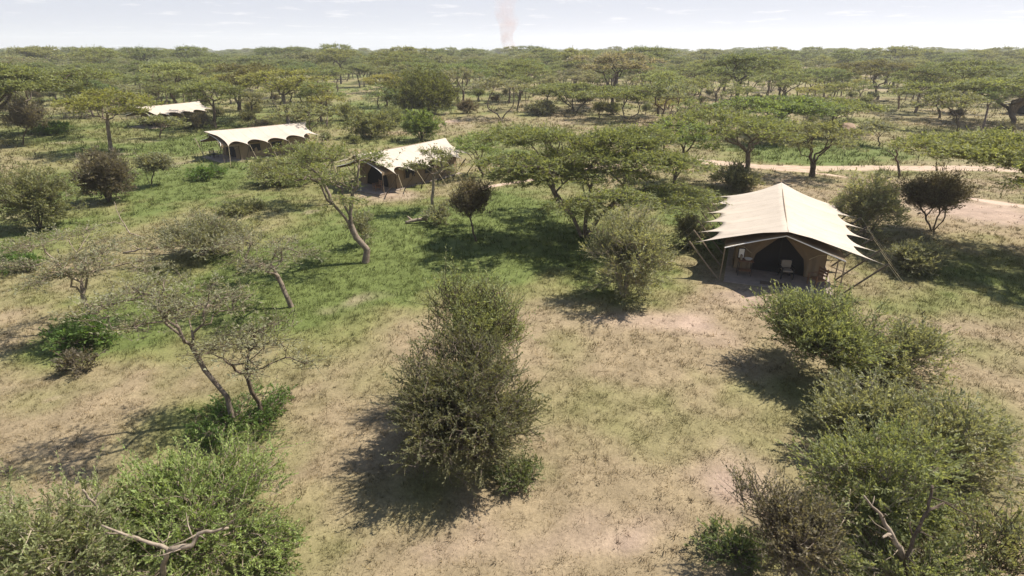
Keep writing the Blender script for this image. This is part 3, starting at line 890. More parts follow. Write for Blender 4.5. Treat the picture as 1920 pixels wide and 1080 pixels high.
# ------------------------------------------------------------------ things on the verandas
FZ = .081
def wash_stand(loc, rz, label):
    r = empty('wash_stand', loc, rz); tag(r, label, 'wash stand')
    for sx in (-1, 1):
        for sy in (-1, 1):
            q = MB(); q.tube([(sx * .36, sy * .24, 0), (sx * .33, sy * .22, .86)], .02, 6); q.build('leg', M_BLACK, r)
    q = MB(); q.box((0, 0, .87), (.82, .56, .035), 0, .01); q.build('table_top', M_WOOD, r)
    q = MB(); q.box((0, 0, .3), (.72, .46, .025)); q.build('shelf', M_WOOD, r)
    q = MB(); n = 16
    prof = [(.02, .905), (.13, .90), (.2, .98), (.215, 1.0), (.2, 1.0), (.12, .92), (.0, .915)]
    vv = [(.12 + p[0] * math.cos(2 * math.pi * k / n), p[0] * math.sin(2 * math.pi * k / n), p[1]) for p in prof for k in range(n)]
    q.add(vv, [(a * n + k, a * n + (k + 1) % n, (a + 1) * n + (k + 1) % n, (a + 1) * n + k) for a in range(len(prof) - 1) for k in range(n)])
    q.build('basin', M_STEEL, r, smooth=True)
    q = MB(); q.box((-.26, .18, 1.22), (.36, .03, .62), 0, .01); fr = q.build('mirror_frame', M_BLACK, r)
    q = MB(); q.box((-.26, .16, 1.22), (.28, .02, .52)); q.build('mirror', M_STEEL, fr)
    q = MB(); q.box((-.26, .0, 1.04), (.1, .2, .3), 0, .03); q.build('towel', M_CUSH, r)
    return r
def armchair(loc, rz, wood, label, cushion=True, slats=True):
    r = empty('armchair', loc, rz); tag(r, label, 'chair')
    for sx in (-1, 1):
        for y, h in ((-.28, .62), (.28, .98)):
            q = MB(); q.box((sx * .31, y + (.05 if h > .7 else 0), h / 2), (.05, .05, h), 0, .006); q.build('leg', wood, r)
        q = MB(); q.box((sx * .31, -.01, .635), (.075, .66, .03), 0, .008); q.build('armrest', wood, r)
        q = MB(); q.box((sx * .31, .0, .36), (.03, .54, .06)); q.build('side_rail', wood, r)
    q = MB(); q.box((0, 0, .39), (.6, .6, .035), 0, .01); q.build('seat', wood, r)
    if slats:
        for z in (.56, .72, .88):
            q = MB(); q.box((0, .33, z), (.57, .025, .09), 0, .006); q.build('back_slat', wood, r)
    if cushion:
        q = MB(); q.box((0, -.02, .455), (.54, .54, .1), 0, .04); q.build('seat_cushion', M_CUSH, r)
        q = MB(); q.box((0, .25, .74), (.52, .11, .46), 0, .045); q.build('back_cushion', M_CUSH, r)
    return r
def small_table(loc, rz, label, mat):
    r = empty('side_table', loc, rz); tag(r, label, 'table')
    q = MB(); q.box((0, 0, .52), (.55, .55, .03), 0, .008); q.build('table_top', mat, r)
    for sx in (-1, 1):
        for sy in (-1, 1):
            q = MB(); q.tube([(sx * .24, sy * .24, 0), (sx * .2, sy * .2, .51)], .018, 6); q.build('leg', mat, r)
    return r
rz0 = TENTS[0]['rz']
wash_stand(tent_pt(0, -1.75, 1.35, FZ), rz0 + .15, 'black legged wash stand with mirror, basin and towel by the tent curtain')
armchair(tent_pt(0, .45, 1.75, FZ), rz0 + .25, M_BLACK, 'black framed armchair with cream cushions in front of the mesh door')
armchair(tent_pt(0, 1.95, 1.15, FZ), rz0 - .95, M_WOOD, 'brown wooden slatted armchair beside the right tent curtain', cushion=False)
q = MB(); q.box((0, 0, .012), (1.5, .5, .024), 0, .008)
dm = q.build('door_mat', M_MAT); dm.location = tent_pt(0, -.1, .45, FZ); dm.rotation_euler = (0, 0, rz0 + .03); tag(dm, 'dark brown door mat on the grey tent floor', 'door mat')
armchair(tent_pt(2, -1.6, .9, FZ), TENTS[2]['rz'] + 1.9, M_BLACK, 'black armchair under the open veranda of the tent', cushion=False)
small_table(tent_pt(2, -.8, .75, FZ), TENTS[2]['rz'], 'small black table beside the black veranda armchair', M_BLACK)
armchair(tent_pt(1, 1.5, .8, FZ), TENTS[1]['rz'] - .4, M_WOOD, 'red brown wooden armchair on the veranda behind thin acacia stems', cushion=False)

# ------------------------------------------------------------------ the trees and bushes one can tell apart
U, B, S, VA, HB = 'umbrella', 'bush', 'sparse', 'vase', 'herb'
TREES = [
    # name, kind, foot x, foot y, top y, left, right, leaf, bark, label, extra
    ('umbrella_acacia', VA, 1095, 444, 206, 912, 1300, GREEN_A, BARK_G, 'huge wide umbrella acacia casting the dark pool of shade on green grass', dict(dens=1.45, fork=.36, squash=.62, ysc=.82, tr=1.05, stems=5)),
    ('umbrella_acacia', U, 1268, 366, 216, 1215, 1340, FRESH, BARK_D, 'umbrella acacia with dark trunk growing behind the widest acacia crown', {}),
    ('umbrella_acacia', U, 1397, 352, 188, 1275, 1500, GREEN_A, BARK_G, 'tall flat crowned acacia with slim forked trunk just behind the big tent', dict(fork=.42)),
    ('umbrella_acacia', U, 1523, 331, 222, 1455, 1600, GREEN_B, BARK_D, 'acacia with short thick dark forked trunk standing on the sandy track', dict(fork=.24, tr=1.7)),
    ('umbrella_acacia', U, 1985, 478, 224, 1775, 2150, (0.225, 0.245, 0.1), BARK_D, 'broad bright green acacia casting shade beside the low dark bush', dict(dens=1.25, squash=.3)),
    ('umbrella_acacia', U, 683, 492, 246, 525, 700, GREEN_A, BARK_G, 'tall leaning acacia with split bare trunk in front of the half hidden tent', dict(fork=.3, tr=1.0, dens=.85, squash=.4)),
    ('umbrella_acacia', U, 622, 384, 258, 505, 640, GREEN_A, BARK_G, 'acacia with thin twin trunk between the leaning acacia and a tent', dict(fork=.42)),
    ('umbrella_acacia', U, 812, 394, 272, 775, 850, GREEN_B, BARK_L, 'small slender acacia with pale thin stem in front of a tent flysheet', dict(dens=.35, fork=.5)),
    ('umbrella_acacia', U, 905, 332, 246, 845, 930, FRESH, BARK_D, 'small acacia at the rear end of the half hidden tent', dict(dens=.8)),
    ('thorn_bush', S, 893, 452, 328, 842, 918, BROWN, BARK_D, 'upright twiggy brown thorn bush at the edge of the big shade', dict(cat='shrub', stems=4, dens=1.7, fork=.15, ln=.8)),
    ('thorn_bush', B, 1178, 556, 378, 1092, 1270, PALE, THORN, 'feathery pale grey green thorn bush under the widest acacia', dict(cat='shrub', front=False, stems=6, dens=1.0, leaf=.85, ln=.75)),
    ('thorn_bush', B, 1298, 470, 395, 1268, 1332, GREY_G, BARK_G, 'small grey green bush beside the left eave poles of the big tent', dict(cat='shrub')),
    ('thorn_bush', B, 1375, 362, 308, 1335, 1432, GREY_G, BARK_D, 'dark bush behind the ridge of the big tent', dict(cat='shrub')),
    ('thorn_bush', B, 1645, 462, 322, 1580, 1715, PALE, THORN, 'soft grey green bush touching the right rear corner of the big tent', dict(cat='shrub')),
    ('thorn_bush', S, 1748, 432, 318, 1690, 1822, BROWN, BARK_D, 'dark brown nearly leafless thorn bush beside the grey green bush', dict(cat='shrub', stems=6, dens=2.0, fork=.2)),
    ('thorn_bush', B, 1716, 520, 448, 1668, 1765, GREY_G, BARK_D, 'low dark bush at the edge of the shade pool beside the tent ropes', dict(cat='shrub')),
    # foreground right group
    ('thorn_bush', S, 1588, 700, 566, 1432, 1660, PALEG, BARK_D, 'flat topped green thorn bush with several dark stems in front of the big tent', dict(cat='shrub', stems=5, dens=2.2, fork=.25, leaf=.85)),
    ('thorn_bush', B, 1705, 742, 612, 1615, 1795, PALE, THORN, 'rounded grey green bush right behind the spreading pale thicket', dict(cat='shrub', leaf=.8)),
    ('thorn_bush', B, 1635, 835, 700, 1510, 1750, PALE, THORN, 'pale grey green thicket with long spiky shoots', dict(front=False, cat='shrub', leaf=.85, dens=.9)),
    ('thorn_bush', B, 1785, 885, 735, 1640, 1905, PALE, THORN, 'wide spreading olive thicket leaning away from the spiky thicket', dict(front=False, cat='shrub', leaf=.8, dens=.9)),
    ('thorn_bush', B, 1650, 985, 800, 1490, 1825, PALEG, THORN, 'bright green mounded thorn bush with dead white wood below it', dict(front=False, cat='shrub', leaf=.75, dens=.9)),
    ('thorn_bush', S, 1480, 1075, 905, 1380, 1610, (0.18, 0.165, 0.115), BARK_G, 'dead brown twiggy bush tangled beside the bright green mounded bush', dict(cat='shrub', stems=6, dens=1.5, fork=.2, leaf=.6)),
    ('thorn_bush', B, 1720, 1130, 985, 1570, 1870, PALEG, THORN, 'low loose yellowish green bush in front of the dead white wood', dict(front=False, cat='shrub', leaf=.7, dens=.7)),
    ('thorn_bush', S, 1880, 1120, 960, 1800, 1960, GREEN_B, BARK_D, 'thin twiggy bush right of the dead white wood', dict(cat='shrub', stems=4, leaf=.7, dens=.6, fork=.2)),
    ('herb_clump', HB, 1385, 1085, 1020, 1310, 1450, (0.15, 0.19, 0.075), BARK_G, 'bright green leafy herb clump at the foot of the dead brown bush', dict(cat='shrub', leaf=.8)),
    # foreground middle
    ('thorn_bush', B, 885, 915, 628, 732, 1025, (0.16, 0.165, 0.088), BARK_G, 'big dark olive thorn bush standing alone on dry ground', dict(cat='shrub', leaf=.62, dens=1.85)),
    ('thorn_bush', S, 890, 750, 508, 805, 985, PALEG, BARK_D, 'green topped thorn tree rising out of the big dark olive bush', dict(cat='shrub', stems=4, leaf=.66, dens=2.2, fork=.3)),
    ('herb_clump', HB, 975, 925, 862, 930, 1015, (0.125, 0.155, 0.06), BARK_G, 'fresh green creeper at the foot of the big dark olive bush', dict(cat='shrub', leaf=.7)),
    # foreground left
    ('thorn_bush', B, 355, 1035, 842, 165, 540, (0.24, 0.31, 0.105), BARK_L, 'dense fresh green bush with bare dead branches in front', dict(front=False, cat='shrub', leaf=.66, dens=1.35, hmul=.8)),
    ('thorn_bush', B, 80, 1130, 890, -80, 240, PALEG, THORN, 'paler yellow green bush growing against the dense fresh green bush', dict(front=False, cat='shrub', leaf=.68, dens=1.0)),
    ('herb_clump', HB, 500, 1090, 1000, 420, 570, FRESH, BARK_G, 'low leafy green growth spreading from the dense fresh green bush', dict(cat='shrub', leaf=.7)),
    ('thorn_tree', U, 436, 790, 490, 220, 430, GREY_G, BARK_G, 'leaning half bare thorn tree with sparse grey crown', dict(dens=2.0, fork=.5, leaf=.7, ln=.8, tr=.6)),
    ('thorn_tree', U, 492, 782, 580, 380, 570, GREY_G, BARK_D, 'half bare thorn tree with dark forked trunk over green herbs', dict(dens=1.7, fork=.45, leaf=.7, ln=.65, tr=.7)),
    ('herb_clump', HB, 430, 830, 770, 345, 545, HERB, BARK_G, 'green herb clump growing round the dark forked thorn trunk', dict(cat='shrub', leaf=.8)),
    ('thorn_tree', U, 548, 575, 415, 395, 590, GREY_G, BARK_G, 'half bare thorn tree with thick snapped grey trunk and long side branch', dict(dens=1.1, fork=.4, leaf=.8, ln=.6, tr=1.0)),
    ('thorn_tree', U, 182, 612, 412, 45, 235, GREY_G, BARK_L, 'sparse grey thorn tree with pale crooked trunk', dict(dens=1.7, fork=.35, leaf=.8, ln=.8, tr=.75, squash=.4)),
    ('herb_clump', HB, 200, 668, 600, 90, 205, HERB, BARK_G, 'green herb patch below the pale crooked thorn tree', dict(cat='shrub')),
    ('thorn_bush', S, 375, 480, 408, 280, 470, GREY_G, BARK_G, 'collapsed low sprawl of thorny branches on green grass', dict(cat='shrub', stems=5, dens=1.0, fork=.25)),
    ('thorn_bush', B, 182, 388, 280, 132, 236, BROWN, BARK_D, 'rounded dark brown thorn bush on the green meadow', dict(cat='shrub', dens=1.2)),
    ('thorn_tree', S, 283, 348, 278, 248, 318, GREY_G, BARK_D, 'small dark bushy thorn tree with short double stem over its shadow', dict(stems=2, dens=1.6)),
    ('thorn_bush', B, 40, 442, 306, -25, 112, GREEN_B, BARK_G, 'tall grey green bush at the meadow edge beside the dark brown bush', dict(cat='shrub')),
    ('herb_clump', HB, 386, 340, 306, 356, 420, HERB, BARK_G, 'low leafy green shrub in front of the tent with the black chair', dict(cat='shrub')),
    ('thorn_bush', B, 535, 352, 292, 476, 605, GREEN_B, BARK_G, 'wide olive green bush in front of the eave of the tent with black chair', dict(cat='shrub')),
    ('herb_clump', HB, 440, 408, 380, 400, 500, GREEN_B, BARK_G, 'low dull green scrub patch on dry grass', dict(cat='shrub')),
    ('herb_clump', HB, 20, 520, 475, -30, 60, HERB, BARK_G, 'green herb patch left of the pale crooked thorn tree', dict(cat='shrub')),
    ('herb_clump', HB, 140, 705, 655, 118, 168, BROWN, BARK_D, 'small dead twiggy sprig on the green meadow', dict(cat='shrub', dens=.5)),
    ('herb_clump', HB, 815, 425, 385, 795, 850, GREY_G, BARK_G, 'pale twiggy sprig beside the fallen log', dict(cat='shrub', dens=.6)),
    ('herb_clump', HB, 660, 470, 390, 645, 705, GREY_G, BARK_G, 'grey twigs growing around the split leaning acacia trunk', dict(cat='shrub', dens=.5)),
    # left middle distance
    ('umbrella_acacia', U, -25, 262, 106, -170, 128, GREEN_A, BARK_D, 'huge spreading acacia with heavy dark limbs beyond the meadow', dict(dens=1.1, fork=.3)),
    ('umbrella_acacia', U, 208, 284, 160, 128, 275, YELLOW, BARK_G, 'yellow green acacia with tall bare grey stems', dict(fork=.5)),
    ('thorn_bush', S, 42, 272, 185, 8, 76, BROWN, BARK_D, 'dark brown thorn tree left of low green shrubs', dict(cat='shrub', stems=2, dens=1.4)),
    ('thorn_bush', B, 90, 254, 228, 62, 128, HERB, BARK_D, 'low dark green shrub beside the dark brown thorn tree', dict(cat='shrub')),
    ('umbrella_acacia', U, 300, 258, 214, 272, 345, GREEN_B, BARK_D, 'small low acacia in front of the tent with the crossing trunk', {}),
    ('umbrella_acacia', U, 404, 240, 142, 325, 450, GREEN_A, BARK_D, 'acacia whose dark slanting trunk crosses the tent flysheet', dict(fork=.42)),
    ('umbrella_acacia', U, 455, 222, 108, 400, 520, OLIVE, BARK_D, 'taller rusty olive acacia with two straight trunks behind the tent', dict(fork=.5)),
    ('umbrella_acacia', U, 545, 192, 150, 495, 590, GREEN_B, BARK_D, 'compact rounded acacia on the open patch behind the camp', {}),
    ('thorn_bush', B, 365, 243, 214, 338, 398, BROWN, BARK_D, 'dark low bush against the side of the tent with the crossing trunk', dict(cat='shrub')),
    ('umbrella_acacia', U, 578, 272, 190, 510, 625, GREEN_B, BARK_D, 'airy acacia over the rear end of the tent with black chair', dict(dens=.7)),
    ('thorn_bush', B, 795, 214, 130, 730, 862, (0.15, 0.165, 0.055), BARK_D, 'very large dense rounded dark green bush', dict(cat='shrub', front=False, dens=1.2)),
    ('thorn_bush', B, 786, 268, 200, 748, 826, FRESH, BARK_D, 'fresh green bush in front of the very large rounded bush', dict(cat='shrub')),
    ('thorn_bush', B, 700, 262, 206, 650, 745, GREEN_B, BARK_D, 'olive bush between a tent and the very large rounded bush', dict(cat='shrub')),
    ('umbrella_acacia', VA, 940, 222, 138, 880, 985, GREY_G, BARK_G, 'sparse grey vase shaped acacia right of the very large rounded bush', dict(dens=.7)),
    ('umbrella_acacia', VA, 1078, 210, 150, 995, 1145, GREEN_A, BARK_D, 'acacia with a cluster of dark trunks and flat crown', {}),
    ('umbrella_acacia', VA, 1178, 224, 156, 1108, 1255, GREEN_A, BARK_G, 'acacia with many spreading pale stems from one foot', {}),
    ('thorn_bush', B, 1010, 218, 188, 985, 1045, GREY_G, BARK_D, 'grey green bush beside the clustered trunk acacia', dict(cat='shrub')),
    # right middle distance
    ('umbrella_acacia', U, 1645, 187, 108, 1585, 1710, OLIVE, BARK_G, 'tall acacia with reddish brown open crown on the far meadow', dict(dens=.8)),
    ('umbrella_acacia', U, 1898, 232, 133, 1800, 1990, GREEN_A, BARK_D, 'big acacia with thick dark trunk and dense flat crown beyond the far meadow', dict(fork=.24, tr=1.4)),
    ('umbrella_acacia', U, 1762, 222, 148, 1690, 1795, GREEN_A, BARK_D, 'dark layered acacia leaning over scrub', {}),
    ('umbrella_acacia', U, 1795, 246, 165, 1740, 1850, GREEN_B, BARK_D, 'tangled acacia over its own dark shade patch', dict(dens=.8)),
    ('umbrella_acacia', U, 1646, 274, 228, 1620, 1672, GREY_G, BARK_D, 'small grey thorn tree alone on the far meadow', dict(dens=.9)),
    ('umbrella_acacia', VA, 1592, 226, 186, 1555, 1620, GREEN_A, BARK_G, 'small vase shaped acacia beside the termite mound', {}),
    ('umbrella_acacia', U, 1455, 262, 172, 1370, 1560, FRESH, BARK_D, 'light green acacia behind the tall flat crowned acacia', {}),
    ('umbrella_acacia', U, 1560, 250, 180, 1490, 1640, GREEN_A, BARK_D, 'flat crowned acacia left of the termite mound', {}),
]
for n_, k_, bx, by, ty, xl, xr, lc, bc, lab, ex in TREES:
    ex = dict(ex); cat = ex.pop('cat', 'tree')
    one(n_, k_, bx, by, ty, xl, xr, lc, bc, lab, cat, None, **ex)

# ------------------------------------------------------------------ dead wood, log, termite mound
def dead(name, pts_list, label, cat='dead branch', color=BARK_L):
    """crooked bare branches: list of (points, start radius, end radius); first point on the ground"""
    o0 = Vector(pts_list[0][0][0]); mb = MB(); rng = random.Random(len(label))
    for pts, r0, r1 in pts_list:
        P = []
        for a, b in zip(pts[:-1], pts[1:]):
            a, b = Vector(a), Vector(b)
            for k in range(4):
                t = k / 4; p = a.lerp(b, t)
                if P: p += Vector((rng.uniform(-1, 1), rng.uniform(-1, 1), rng.uniform(-1, 1))) * (b - a).length * .035
                P.append(p)
        P.append(Vector(pts[-1]))
        for k in range(2, len(P) - 1):
            if rng.random() < .55:
                d_ = Vector((rng.uniform(-1, 1), rng.uniform(-1, 1), rng.uniform(-.1, 1))).normalized(); L_ = (r0 + r1) * rng.uniform(2.5, 8)
                m_ = P[k] + d_ * L_ * .5 + Vector((rng.uniform(-1, 1), rng.uniform(-1, 1), rng.uniform(-1, 1))) * L_ * .15
                mb.tube([P[k] - o0, m_ - o0, P[k] + d_ * L_ - o0], [r1 * .7, r1 * .5, r1 * .2], 4)
        mb.tube([p - o0 for p in P], [r0 + (r1 - r0) * i / (len(P) - 1) for i in range(len(P))], 6)
    o = mb.build(name, M_BARK, None, color, smooth=True); o.location = o0
    tag(o, label, cat); return o
def G(u, v, h=0.0): return tuple(gnd(u, v, h))
dead('dead_branch', [([G(296, 1130, 0), G(306, 1062, 1.7), G(318, 1030, 2.3), G(262, 1010, 2.5), G(190, 985, 2.75)], .07, .02), ([G(318, 1030, 2.3), G(362, 1022, 2.35), G(372, 1000, 2.55), G(428, 990, 2.7)], .065, .025), ([G(262, 1010, 2.5), G(230, 1000, 2.55), G(198, 999, 2.6)], .03, .012)],
     'forked bare pale branch poking out of the dense fresh green bush')
dead('dead_branch', [([G(172, 1090, 0), G(174, 985, 2.1), G(180, 948, 2.7), G(155, 918, 3.2)], .045, .02)], 'thin upright pale branch behind the forked bare branch')
dead('dead_branch', [([G(1700, 1120, 0), G(1690, 1035, 1.5), G(1670, 1000, 2.0), G(1650, 965, 2.4), G(1620, 930, 2.8)], .09, .02), ([G(1670, 1000, 2.0), G(1655, 1008, 2.1)], .05, .02)], 'weathered white dead stump wood in the thorny thicket')
dead('dead_branch', [([G(1690, 1120, 0), G(1700, 1040, 1.6), G(1718, 995, 2.2), G(1740, 955, 2.7), G(1748, 910, 3.2)], .05, .03), ([G(1740, 955, 2.7), G(1772, 943, 2.8), G(1812, 965, 2.6)], .03, .012), ([G(1718, 995, 2.2), G(1762, 1012, 2.0)], .02, .008)], 'dark bare forked branch rising beside the white stump wood', color=BARK_D)
dead('dead_tree', [([G(1688, 331, 0), G(1683, 312, 1.0), G(1680, 290, 2.6), G(1684, 268, 4.2), G(1676, 254, 5.2)], .13, .03), ([G(1681, 296, 2.2), G(1662, 282, 3.2)], .06, .03)], 'slim crooked dead tree trunk beside the sandy track', 'dead tree', BARK_D)
dead('dead_branch', [([G(270, 446, 0), G(244, 438, .5), G(236, 425, .9), G(222, 402, 1.6), G(214, 378, 2.4)], .06, .015), ([G(236, 425, .9), G(215, 415, 1.2), G(190, 424, 1.1)], .03, .01), ([G(222, 402, 1.6), G(232, 392, 1.9)], .02, .008)], 'curved white dead branch rising from the meadow grass')
dead('dead_branch', [([G(232, 474, 0.05), G(262, 468, .25), G(302, 466, .3)], .07, .04)], 'grey fallen branch lying across the green grass')
dead('fallen_log', [([G(760, 417, .1), G(778, 413, .22), G(800, 410, .25)], .12, .16), ([G(784, 412, .24), G(784, 404, .7), G(798, 405, .72)], .03, .02)], 'short fallen log lying in lush green grass', 'log')
dead('dead_tree', [([G(740, 137, 0), G(737, 130, 2.2), G(744, 117, 5.0), G(738, 107, 7.4)], .25, .06), ([G(737, 130, 2.2), G(722, 126, 3.4)], .14, .05), ([G(744, 117, 5.0), G(752, 108, 7.4)], .1, .04)], 'bare dark dead tree among far acacias', 'dead tree', BARK_D)
c = gnd(1586, 242)
rng = np.random.default_rng(5); vv, ff = [], []
for j in range(11):
    for k in range(28):
        a = k / 28 * 6.283; s = j / 10
        rr = 3.0 * s * (1 + .12 * math.sin(3 * a) + .08 * rng.normal() * (s < .95))
        vv.append((rr * math.cos(a), rr * .8 * math.sin(a), 1.05 * (1 - s ** 1.6) - .08 + .05 * rng.normal() * (s < .95)))
for j in range(10):
    for k in range(28): ff.append((j * 28 + k, (j + 1) * 28 + k, (j + 1) * 28 + (k + 1) % 28, j * 28 + (k + 1) % 28))
mm = bpy.data.meshes.new('termite_mound'); mm.from_pydata(vv, [], ff); mm.update(); mm.polygons.foreach_set('use_smooth', [True] * len(mm.polygons))
tm = obj('termite_mound', mm, plain_material('mound_earth', (0.27, 0.185, 0.12), .95, 2.5, .35)); tm.location = c
tag(tm, 'rounded reddish earth termite mound on the far meadow', 'termite mound')
b0 = gnd(150, 222); mb = MB(); rg = random.Random(3)
for k in range(46):
    a = rg.uniform(0, 6.28); x, y = rg.gauss(0, 1.6), rg.gauss(0, .8); L = rg.uniform(.8, 2.4)
    mb.tube([(x, y, rg.uniform(0, .3)), (x + L * .5 * math.cos(a), y + L * .5 * math.sin(a), rg.uniform(.2, 1.0)), (x + L * math.cos(a), y + L * math.sin(a), rg.uniform(.1, 1.5))], [.05, .035, .012], 4)
bp_ = mb.build('brush_pile', M_BARK, None, BARK_G); bp_.location = b0; tag(bp_, 'heap of grey cut brushwood beyond the meadow', 'brush pile')

# ------------------------------------------------------------------ the savanna woodland behind: copies of a few grown trees
VAR = []
for s, (k, Rr, H, kw) in enumerate([(U, 4.2, 7.0, {}), (U, 5.0, 7.6, dict(fork=.45)), (U, 3.4, 6.2, {}), (U, 4.6, 8.4, dict(fork=.5, dens=.85)), (U, 5.6, 7.8, dict(dens=.9)), (VA, 3.8, 6.2, {}), (VA, 3.2, 5.4, dict(dens=.8)), (U, 3.0, 6.8, dict(dens=.7, fork=.5))]):
    VAR.append((plant(k, Rr, H, 900 + s, fine=1.7, **kw), Rr, H, 'tree'))
BV = []
for s, (k, Rr, H, kw) in enumerate([(B, 1.7, 2.2, {}), (B, 2.3, 3.0, {}), (S, 1.8, 3.2, dict(stems=4, dens=1.3)), (B, 1.3, 1.3, {})]):
    BV.append((plant(k, Rr, H, 950 + s, fine=1.5, **kw), Rr, H, 'shrub'))
SHAPE = ['umbrella acacia', 'wide umbrella acacia', 'small umbrella acacia', 'tall open umbrella acacia', 'very broad umbrella acacia', 'many stemmed acacia', 'low many stemmed acacia', 'narrow slim trunked acacia']
BSHAPE = ['low rounded bush', 'tall rounded bush', 'open twiggy bush', 'tiny mounded bush']
TINT = {'tree': ['olive green', 'dark green', 'yellowish green', 'greyish'], 'shrub': ['green', 'grey green', 'brown']}
MARKS = [(gnd(795, 205), 'near the very large rounded bush'), (gnd(1586, 242), 'near the termite mound'), (gnd(430, 230), 'near the tent with the crossing trunk'), (gnd(480, 300), 'behind the tent with the black chair'),
         (gnd(1898, 232), 'near the thick trunked acacia'), (gnd(1645, 187), 'near the tall reddish acacia'), (gnd(740, 137), 'near the bare dead tree'), (gnd(150, 222), 'near the brushwood heap'),
         (gnd(1078, 205), 'near the acacia with clustered trunks'), (gnd(545, 190), 'near the compact rounded acacia'), (gnd(1455, 245), 'behind the tall flat crowned acacia'), (gnd(-25, 250), 'near the huge heavy limbed acacia')]
def wood_label(cat, q, v, x, y):
    d = [(math.hypot(m[0] - x, m[1] - y), t) for m, t in MARKS]; d.sort()
    where = d[0][1] if d[0][0] < 34 else ('in the woodland far behind the camp' if y > 130 else 'in the woodland behind the camp')
    return f"{TINT[cat][q]} {(SHAPE if cat == 'tree' else BSHAPE)[v]} {where}"
LEAFC = {'tree': [(0.212, 0.24, 0.112), (0.17, 0.202, 0.092), (0.265, 0.265, 0.1), (0.24, 0.245, 0.16)], 'shrub': [GREEN_B, GREY_G, BROWN]}
# open places in the woodland, read off the photograph (pixel ellipses on the ground)
CLEAR = [gnd(*p) for p in ()]
CLR = _ell([(640, 195, 60, 16, 1), (1560, 300, 260, 45, 1), (1700, 230, 60, 45, 1), (120, 290, 260, 50, 1), (300, 330, 400, 60, 1), (860, 235, 60, 20, 1), (990, 300, 160, 80, 1), (500, 178, 40, 10, 1), (720, 165, 25, 8, 1), (1750, 280, 120, 40, 1), (330, 160, 20, 6, 1), (1380, 240, 60, 20, .5), (1120, 250, 90, 20, 1), (210, 235, 140, 16, 1)])
def free(x, y, r, ysz=1.0):
    for cx, cy, a, b, s in CLR:
        if ((x - cx) / (a + r * .5)) ** 2 + ((y - cy) / (b + r * .5)) ** 2 < 1: return False
    for ox, oy, orr in OCC:
        if (x - ox) ** 2 + (y - oy) ** 2 < ((orr + r) * .66 * ysz) ** 2: return False
    return True
def tents_clear(x, y, r):
    a, b = np.array([x]), np.array([y])
    return not in_tent(a, b, 1.5 + r * .8)[0] and not on_track(a, b)[0] and not in_tent(a + SH[0] * 6, b + SH[1] * 6, 1.0 + r * .8)[0]
rs = np.random.default_rng(77)
cnt = {'tree': 0, 'shrub': 0}
tries = 0; GT = {'tree': 'acacias of the woodland behind the camp', 'shrub': 'bushes among the woodland acacias'}
while cnt['tree'] < 250 and tries < 6000:
    tries += 1
    y = math.sqrt(rs.uniform(72 ** 2, 205 ** 2)); x = rs.uniform(-1, 1) * (y * .93 + 8)
    if y < 95 and rs.random() < .6: continue
    v = int(rs.integers(0, len(VAR))); me, Rr, H, cat = VAR[v]
    sc = rs.uniform(.85, 1.32) if y < 120 or rs.random() > .1 else rs.uniform(1.35, 1.55)
    if not free(x, y, Rr * sc) or not tents_clear(x, y, Rr * sc): continue
    q = int(rs.choice(4, p=[.5, .27, .1, .13]))
    put('umbrella_acacia', me, (x, y, 0), rs.uniform(0, 6.28), (sc * rs.uniform(.9, 1.1), sc * rs.uniform(.9, 1.1), sc * rs.uniform(.9, 1.08)), jit(rs, LEAFC['tree'][q], .08), jit(rs, [BARK_D, BARK_G][int(rs.random() < .65)], .1), wood_label(cat, q, v, x, y), cat, GT[cat])
    OCC.append((x, y, Rr * sc)); cnt['tree'] += 1
tries = 0
while cnt['shrub'] < 120 and tries < 6000:
    tries += 1
    y = math.sqrt(rs.uniform(64 ** 2, 165 ** 2)); x = rs.uniform(-1, 1) * (y * .93 + 8)
    v = int(rs.integers(0, len(BV))); me, Rr, H, cat = BV[v]
    sc = rs.uniform(.5, 1.15)
    if not free(x, y, Rr * sc, .75) or not tents_clear(x, y, Rr * sc): continue
    q = int(rs.choice(3, p=[.5, .3, .2]))
    put('thorn_bush', me, (x, y, 0), rs.uniform(0, 6.28), (sc, sc, sc * rs.uniform(.8, 1.1)), jit(rs, LEAFC['shrub'][q], .08), jit(rs, BARK_D, .1), wood_label(cat, q, v, x, y), cat, GT[cat])
    OCC.append((x, y, Rr * sc * .6)); cnt['shrub'] += 1
print('woodland', cnt)

